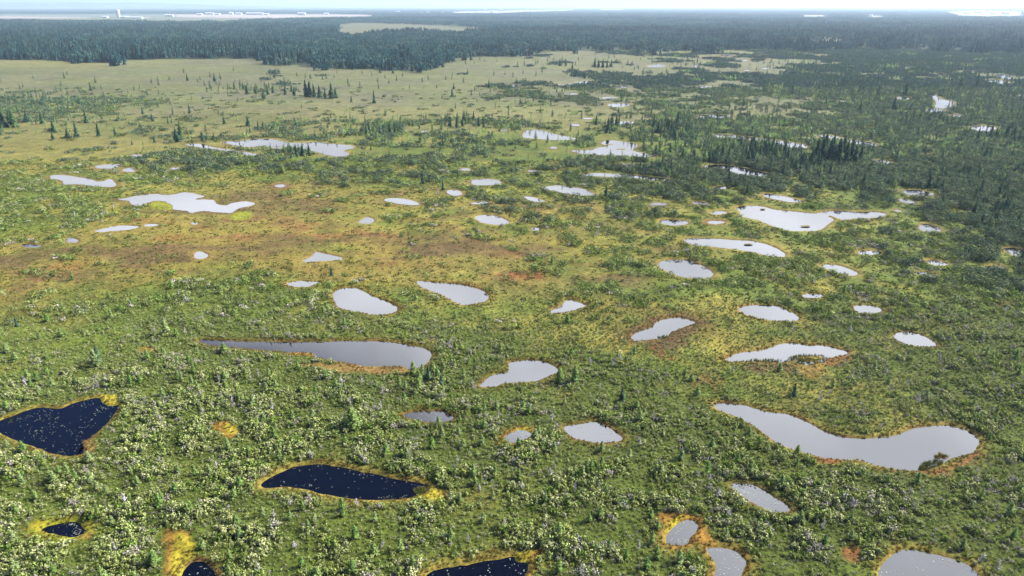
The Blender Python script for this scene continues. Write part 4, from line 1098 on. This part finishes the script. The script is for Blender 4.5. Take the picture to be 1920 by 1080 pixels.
def tuft(rs):
    m = MB()
    for k in range(24):
        th = rs.uniform(0, 6.283); d = rs.uniform(0, .16); b_ = Vector((d * math.cos(th), d * math.sin(th), -.04)); l = rs.uniform(.02, .14); h = rs.uniform(.10, .26)
        s_ = Vector((-math.sin(th), math.cos(th), 0)) * .028
        m.tri(b_ - s_, b_ + s_, b_ + Vector((math.cos(th) * l, math.sin(th) * l, h)), rs.random())
    for k in range(10):
        th = rs.uniform(0, 6.283); d = rs.uniform(0, .2); m.card((d * math.cos(th), d * math.sin(th), rs.uniform(.02, .09)), (rs.gauss(0, .4), rs.gauss(0, .4), 1), .05, rs.random(), rs)
    return m.mesh('tuft', MAT['fringe'])


x, y, px, py, r = scatter(36, 150, .36, 555, 120)
mm = np.zeros(len(x), bool)
for p in PG:
    if not p['near']: continue
    lo, hi = p['g'].min(0) - 2.6, p['g'].max(0) + 2.6; mm |= (x > lo[0]) & (x < hi[0]) & (y > lo[1]) & (y < hi[1])
for g in patch_sd:
    lo, hi = g.min(0), g.max(0); mm |= (x > lo[0]) & (x < hi[0]) & (y > lo[1]) & (y < hi[1])
x, y = x[mm], y[mm]; sd_, pi_, _ = pool_field(x, y, 4.0); ms_ = moss_sd(x, y); u = np.random.default_rng(9).uniform(0, 1, len(x))
cl = fbm(x, y, 1.5, 333, 2)
keep = ((sd_ > .12) & (sd_ < 2.4) & (u < .75 * np.exp(-(sd_ / 1.5) ** 2) * sstep(.3, .55, cl) + .1)) | ((ms_ < .3) & (sd_ > .2) & (u < .30 * sstep(.35, .6, cl)))
stuff_field('moss_fringe', np.stack([x, y, np.where(sd_ < .45, .2 * sd_ / .45, ground_z(x, y, sd_))], 1)[keep], np.random.default_rng(4).uniform(.6, 1.25, keep.sum()), np.random.default_rng(5).integers(0, 4, keep.sum()), [tuft(rs) for _ in range(4)])

# ------------------------------------------------------------------ farm buildings on the far fields
wl, t, o = new_mat('farm_wall'); b_ = t.nodes.new('ShaderNodeBsdfPrincipled'); b_.inputs['Roughness'].default_value = .8
nz = t.nodes.new('ShaderNodeTexNoise'); nz.inputs['Scale'].default_value = .4; r_ = t.nodes.new('ShaderNodeValToRGB'); r_.color_ramp.elements[0].color = (.45, .44, .42, 1); r_.color_ramp.elements[1].color = (.62, .61, .6, 1)
t.links.new(nz.outputs[0], r_.inputs[0]); t.links.new(r_.outputs[0], b_.inputs['Base Color']); t.links.new(b_.outputs[0], o.inputs[0])
rf, t, o = new_mat('metal_roof'); b_ = t.nodes.new('ShaderNodeBsdfPrincipled'); b_.inputs['Roughness'].default_value = .45; b_.inputs['Base Color'].default_value = (.5, .5, .5, 1); t.links.new(b_.outputs[0], o.inputs[0])
dk, t, o = new_mat('dark_opening'); b_ = t.nodes.new('ShaderNodeBsdfPrincipled'); b_.inputs['Base Color'].default_value = (.05, .05, .05, 1); t.links.new(b_.outputs[0], o.inputs[0])


def pyd(name, v, f, mat, parent):
    me = bpy.data.meshes.new(name); me.from_pydata(v, [], f); me.update(); return link(name, me, mat, parent)


def barn(px, py, w, h, label, depth=22):
    gx_, gy_ = to_ground(px, py); m_ = float(gy_ / F) * 1.08; W_ = w * m_ / 2; H_ = h * m_ * .62; D = depth / 2; R_ = h * m_ * .38
    root = thing('barn', label, 'barn', (float(gx_), float(gy_), .2), 'pale barns and houses on the far farmland')
    pyd('wall', [(-W_, -D, 0), (W_, -D, 0), (W_, D, 0), (-W_, D, 0), (-W_, -D, H_), (W_, -D, H_), (W_, D, H_), (-W_, D, H_), (-W_, 0, H_ + R_), (W_, 0, H_ + R_)],
        [(0, 1, 5, 4), (1, 2, 6, 9, 5), (2, 3, 7, 6), (3, 0, 4, 8, 7)], wl, root)
    e = 1.0
    pyd('roof', [(-W_ - e, -D - e, H_ - .3), (W_ + e, -D - e, H_ - .3), (W_ + e, 0, H_ + R_ + .4), (-W_ - e, 0, H_ + R_ + .4), (-W_ - e, D + e, H_ - .3), (W_ + e, D + e, H_ - .3)], [(0, 1, 2, 3), (3, 2, 5, 4)], rf, root)
    pyd('door', [(-2.5, -D - .06, 0), (2.5, -D - .06, 0), (2.5, -D - .06, min(4.5, H_ * .8)), (-2.5, -D - .06, min(4.5, H_ * .8))], [(0, 1, 2, 3)], dk, root)


for px, py, w, h, lab in [
 (234,34,12,3.5,'long low white barn at the foot of the silo tower'), (252,34.5,26,2.6,'longest white shed spreading right of the silo tower'), (198,33.5,8,3,'small pale barn left of the silo tower'),
 (62,25.8,4,2.4,'lone tiny white barn at the far left wood edge'), (112,25.4,3,2.4,'lone tiny white house right of the far left barn'),
 (318,31,13,3.6,'white barn alone on the field right of the silo'), (375,28.5,8,3,'pale barn left in the middle farm row'), (393,27.5,13,3.6,'taller white barn in the middle farm row'),
 (408,28,9,2.6,'low white shed in the middle farm row'), (434,27.6,6,4.2,'small white barn with a tall gable in the farm row'), (448,27.4,10,3.2,'pale barn behind the small tall gable'),
 (478,28,27,4,'widest white barn of the farm row'), (500,28,7,2.4,'little white shed right of the widest barn'), (566,28.6,12,4.6,'pale barn standing alone past the farm row'),
 (612,27.6,8,2.8,'small white barn near the end of the pale field'), (746,25.5,7,3.6,'brightest white house among the far trees'), (734,26,3,2.4,'tiny house left of the bright white house'),
 (765,25.5,3,2.6,'tiny white house right of the bright white house'), (790,26.5,5,2.4,'low pale shed among the far trees'), (803,25.5,4,3,'narrow white house among the far trees'),
 (831,25.8,5,2.6,'small white house at the left end of the far strip'), (910,20.4,4,3.2,'left small barn on the far pale strip'), (921,23.4,5,2.8,'low barn in front on the far pale strip'),
 (939,21.5,7,4,'tallest pale barn on the far pale strip'), (989,18.8,4,2.4,'tiny barn past the middle of the far strip'),
 (1812,26,8,3,'left pale building of the hazy far village'), (1834,24.5,10,4,'wide pale building of the hazy far village'), (1862,26,7,3,'low pale building in the hazy far village'), (1885,27,9,5,'tall pale block of the hazy far village'), (1632,30,6,2,'lone pale roof in the far right woods')]:
    barn(px, py, w, h, lab)

# the silo tower
gx_, gy_ = [float(a) for a in to_ground(223.5, 33.5)]; m_ = gy_ / F * 1.08
root = thing('silo_tower', 'tall rounded white silo tower above the far farm', 'silo', (gx_, gy_, .2))
R0 = 3.1 * m_; HT = 12.5 * m_; n = 24; v, f = [], []
for z, r0 in ((0, R0), (HT * .9, R0)):
    v += [(r0 * math.cos(6.2832 * k / n), r0 * math.sin(6.2832 * k / n), z) for k in range(n)]
f = [(k, (k + 1) % n, n + (k + 1) % n, n + k) for k in range(n)]
pyd('wall', v, f, wl, root)
v, f = [], []
prof = [(R0 * 1.04, HT * .9), (R0 * .9, HT * .95), (R0 * .6, HT * .985), (.01, HT)]
for r0, z in prof: v += [(r0 * math.cos(6.2832 * k / n), r0 * math.sin(6.2832 * k / n), z) for k in range(n)]
for j in range(3): f += [(j * n + k, j * n + (k + 1) % n, (j + 1) * n + (k + 1) % n, (j + 1) * n + k) for k in range(n)]
pyd('roof', v, f, rf, root)
pyd('ladder_cage', [(R0 + .3, -1, 0), (R0 + .3, 1, 0), (R0 + .3, 1, HT * .9), (R0 + .3, -1, HT * .9), (R0 + 1.2, -1, 0), (R0 + 1.2, 1, 0), (R0 + 1.2, 1, HT * .9), (R0 + 1.2, -1, HT * .9)],
    [(0, 1, 2, 3), (4, 5, 6, 7), (0, 4, 7, 3), (1, 5, 6, 2), (3, 2, 6, 7)], dk, root)

# ------------------------------------------------------------------ far hills
hm, t, o = new_mat('far_hills'); b_ = t.nodes.new('ShaderNodeBsdfDiffuse')
nz = t.nodes.new('ShaderNodeTexNoise'); nz.inputs['Scale'].default_value = .002; nz.inputs['Detail'].default_value = 6; r_ = t.nodes.new('ShaderNodeValToRGB')
r_.color_ramp.elements[0].position = .42; r_.color_ramp.elements[0].color = (.03, .05, .035, 1); r_.color_ramp.elements[1].position = .62; r_.color_ramp.elements[1].color = (.16, .18, .12, 1)
tc_ = t.nodes.new('ShaderNodeTexCoord'); t.links.new(tc_.outputs['Object'], nz.inputs[0]); t.links.new(nz.outputs[0], r_.inputs[0]); t.links.new(r_.outputs[0], b_.inputs[0]); t.links.new(b_.outputs[0], o.inputs[0])
nx, ny = 260, 24
hx = np.linspace(-20000, 24000, nx); hy = np.linspace(0, 1, ny)
HX, HV = np.meshgrid(hx, hy); HYY = 15500 + HV * 4500
prof = np.interp(hx, [-20000, -14000, -9000, -7500, -4500, 0, 5000, 9000, 14000, 24000], [180, 175, 160, 120, 40, 26, 24, 22, 50, 70])
HZ = -3 + (prof[None, :] + 40 * (fbm(HX, HYY, 2600, 91, 4) - .5) * (prof[None, :] / 90)) * np.sin(np.pi * np.clip(HV, 0, 1)) ** .9
hme = mesh_grid('hills', HX.ravel(), HYY.ravel(), HZ.ravel(), ny, nx); hl = link('hills', hme, hm); hl['kind'] = 'structure'

# ------------------------------------------------------------------ haze
zm, t, o = new_mat('haze'); pv = t.nodes.new('ShaderNodeVolumePrincipled')
pv.inputs['Color'].default_value = (.53, .70, .87, 1); pv.inputs['Density'].default_value = 1.0e-4; pv.inputs['Anisotropy'].default_value = .2
t.links.new(pv.outputs[0], o.inputs['Volume'])
bx0, bx1, by0, by1, bz0, bz1 = -90000, 90000, -400, 72000, -3.5, 215
v = [(a, b, c_) for c_ in (bz0, bz1) for a, b in ((bx0, by0), (bx1, by0), (bx1, by1), (bx0, by1))]
me = bpy.data.meshes.new('haze'); me.from_pydata(v, [], [(0, 3, 2, 1), (4, 5, 6, 7), (0, 1, 5, 4), (1, 2, 6, 5), (2, 3, 7, 6), (3, 0, 4, 7)]); me.update()
hz = link('haze', me, zm); hz['kind'] = 'stuff'
print('counts', {k: len(v_) for k, v_ in CANDS.items()}, 'objects', len(bpy.data.objects))
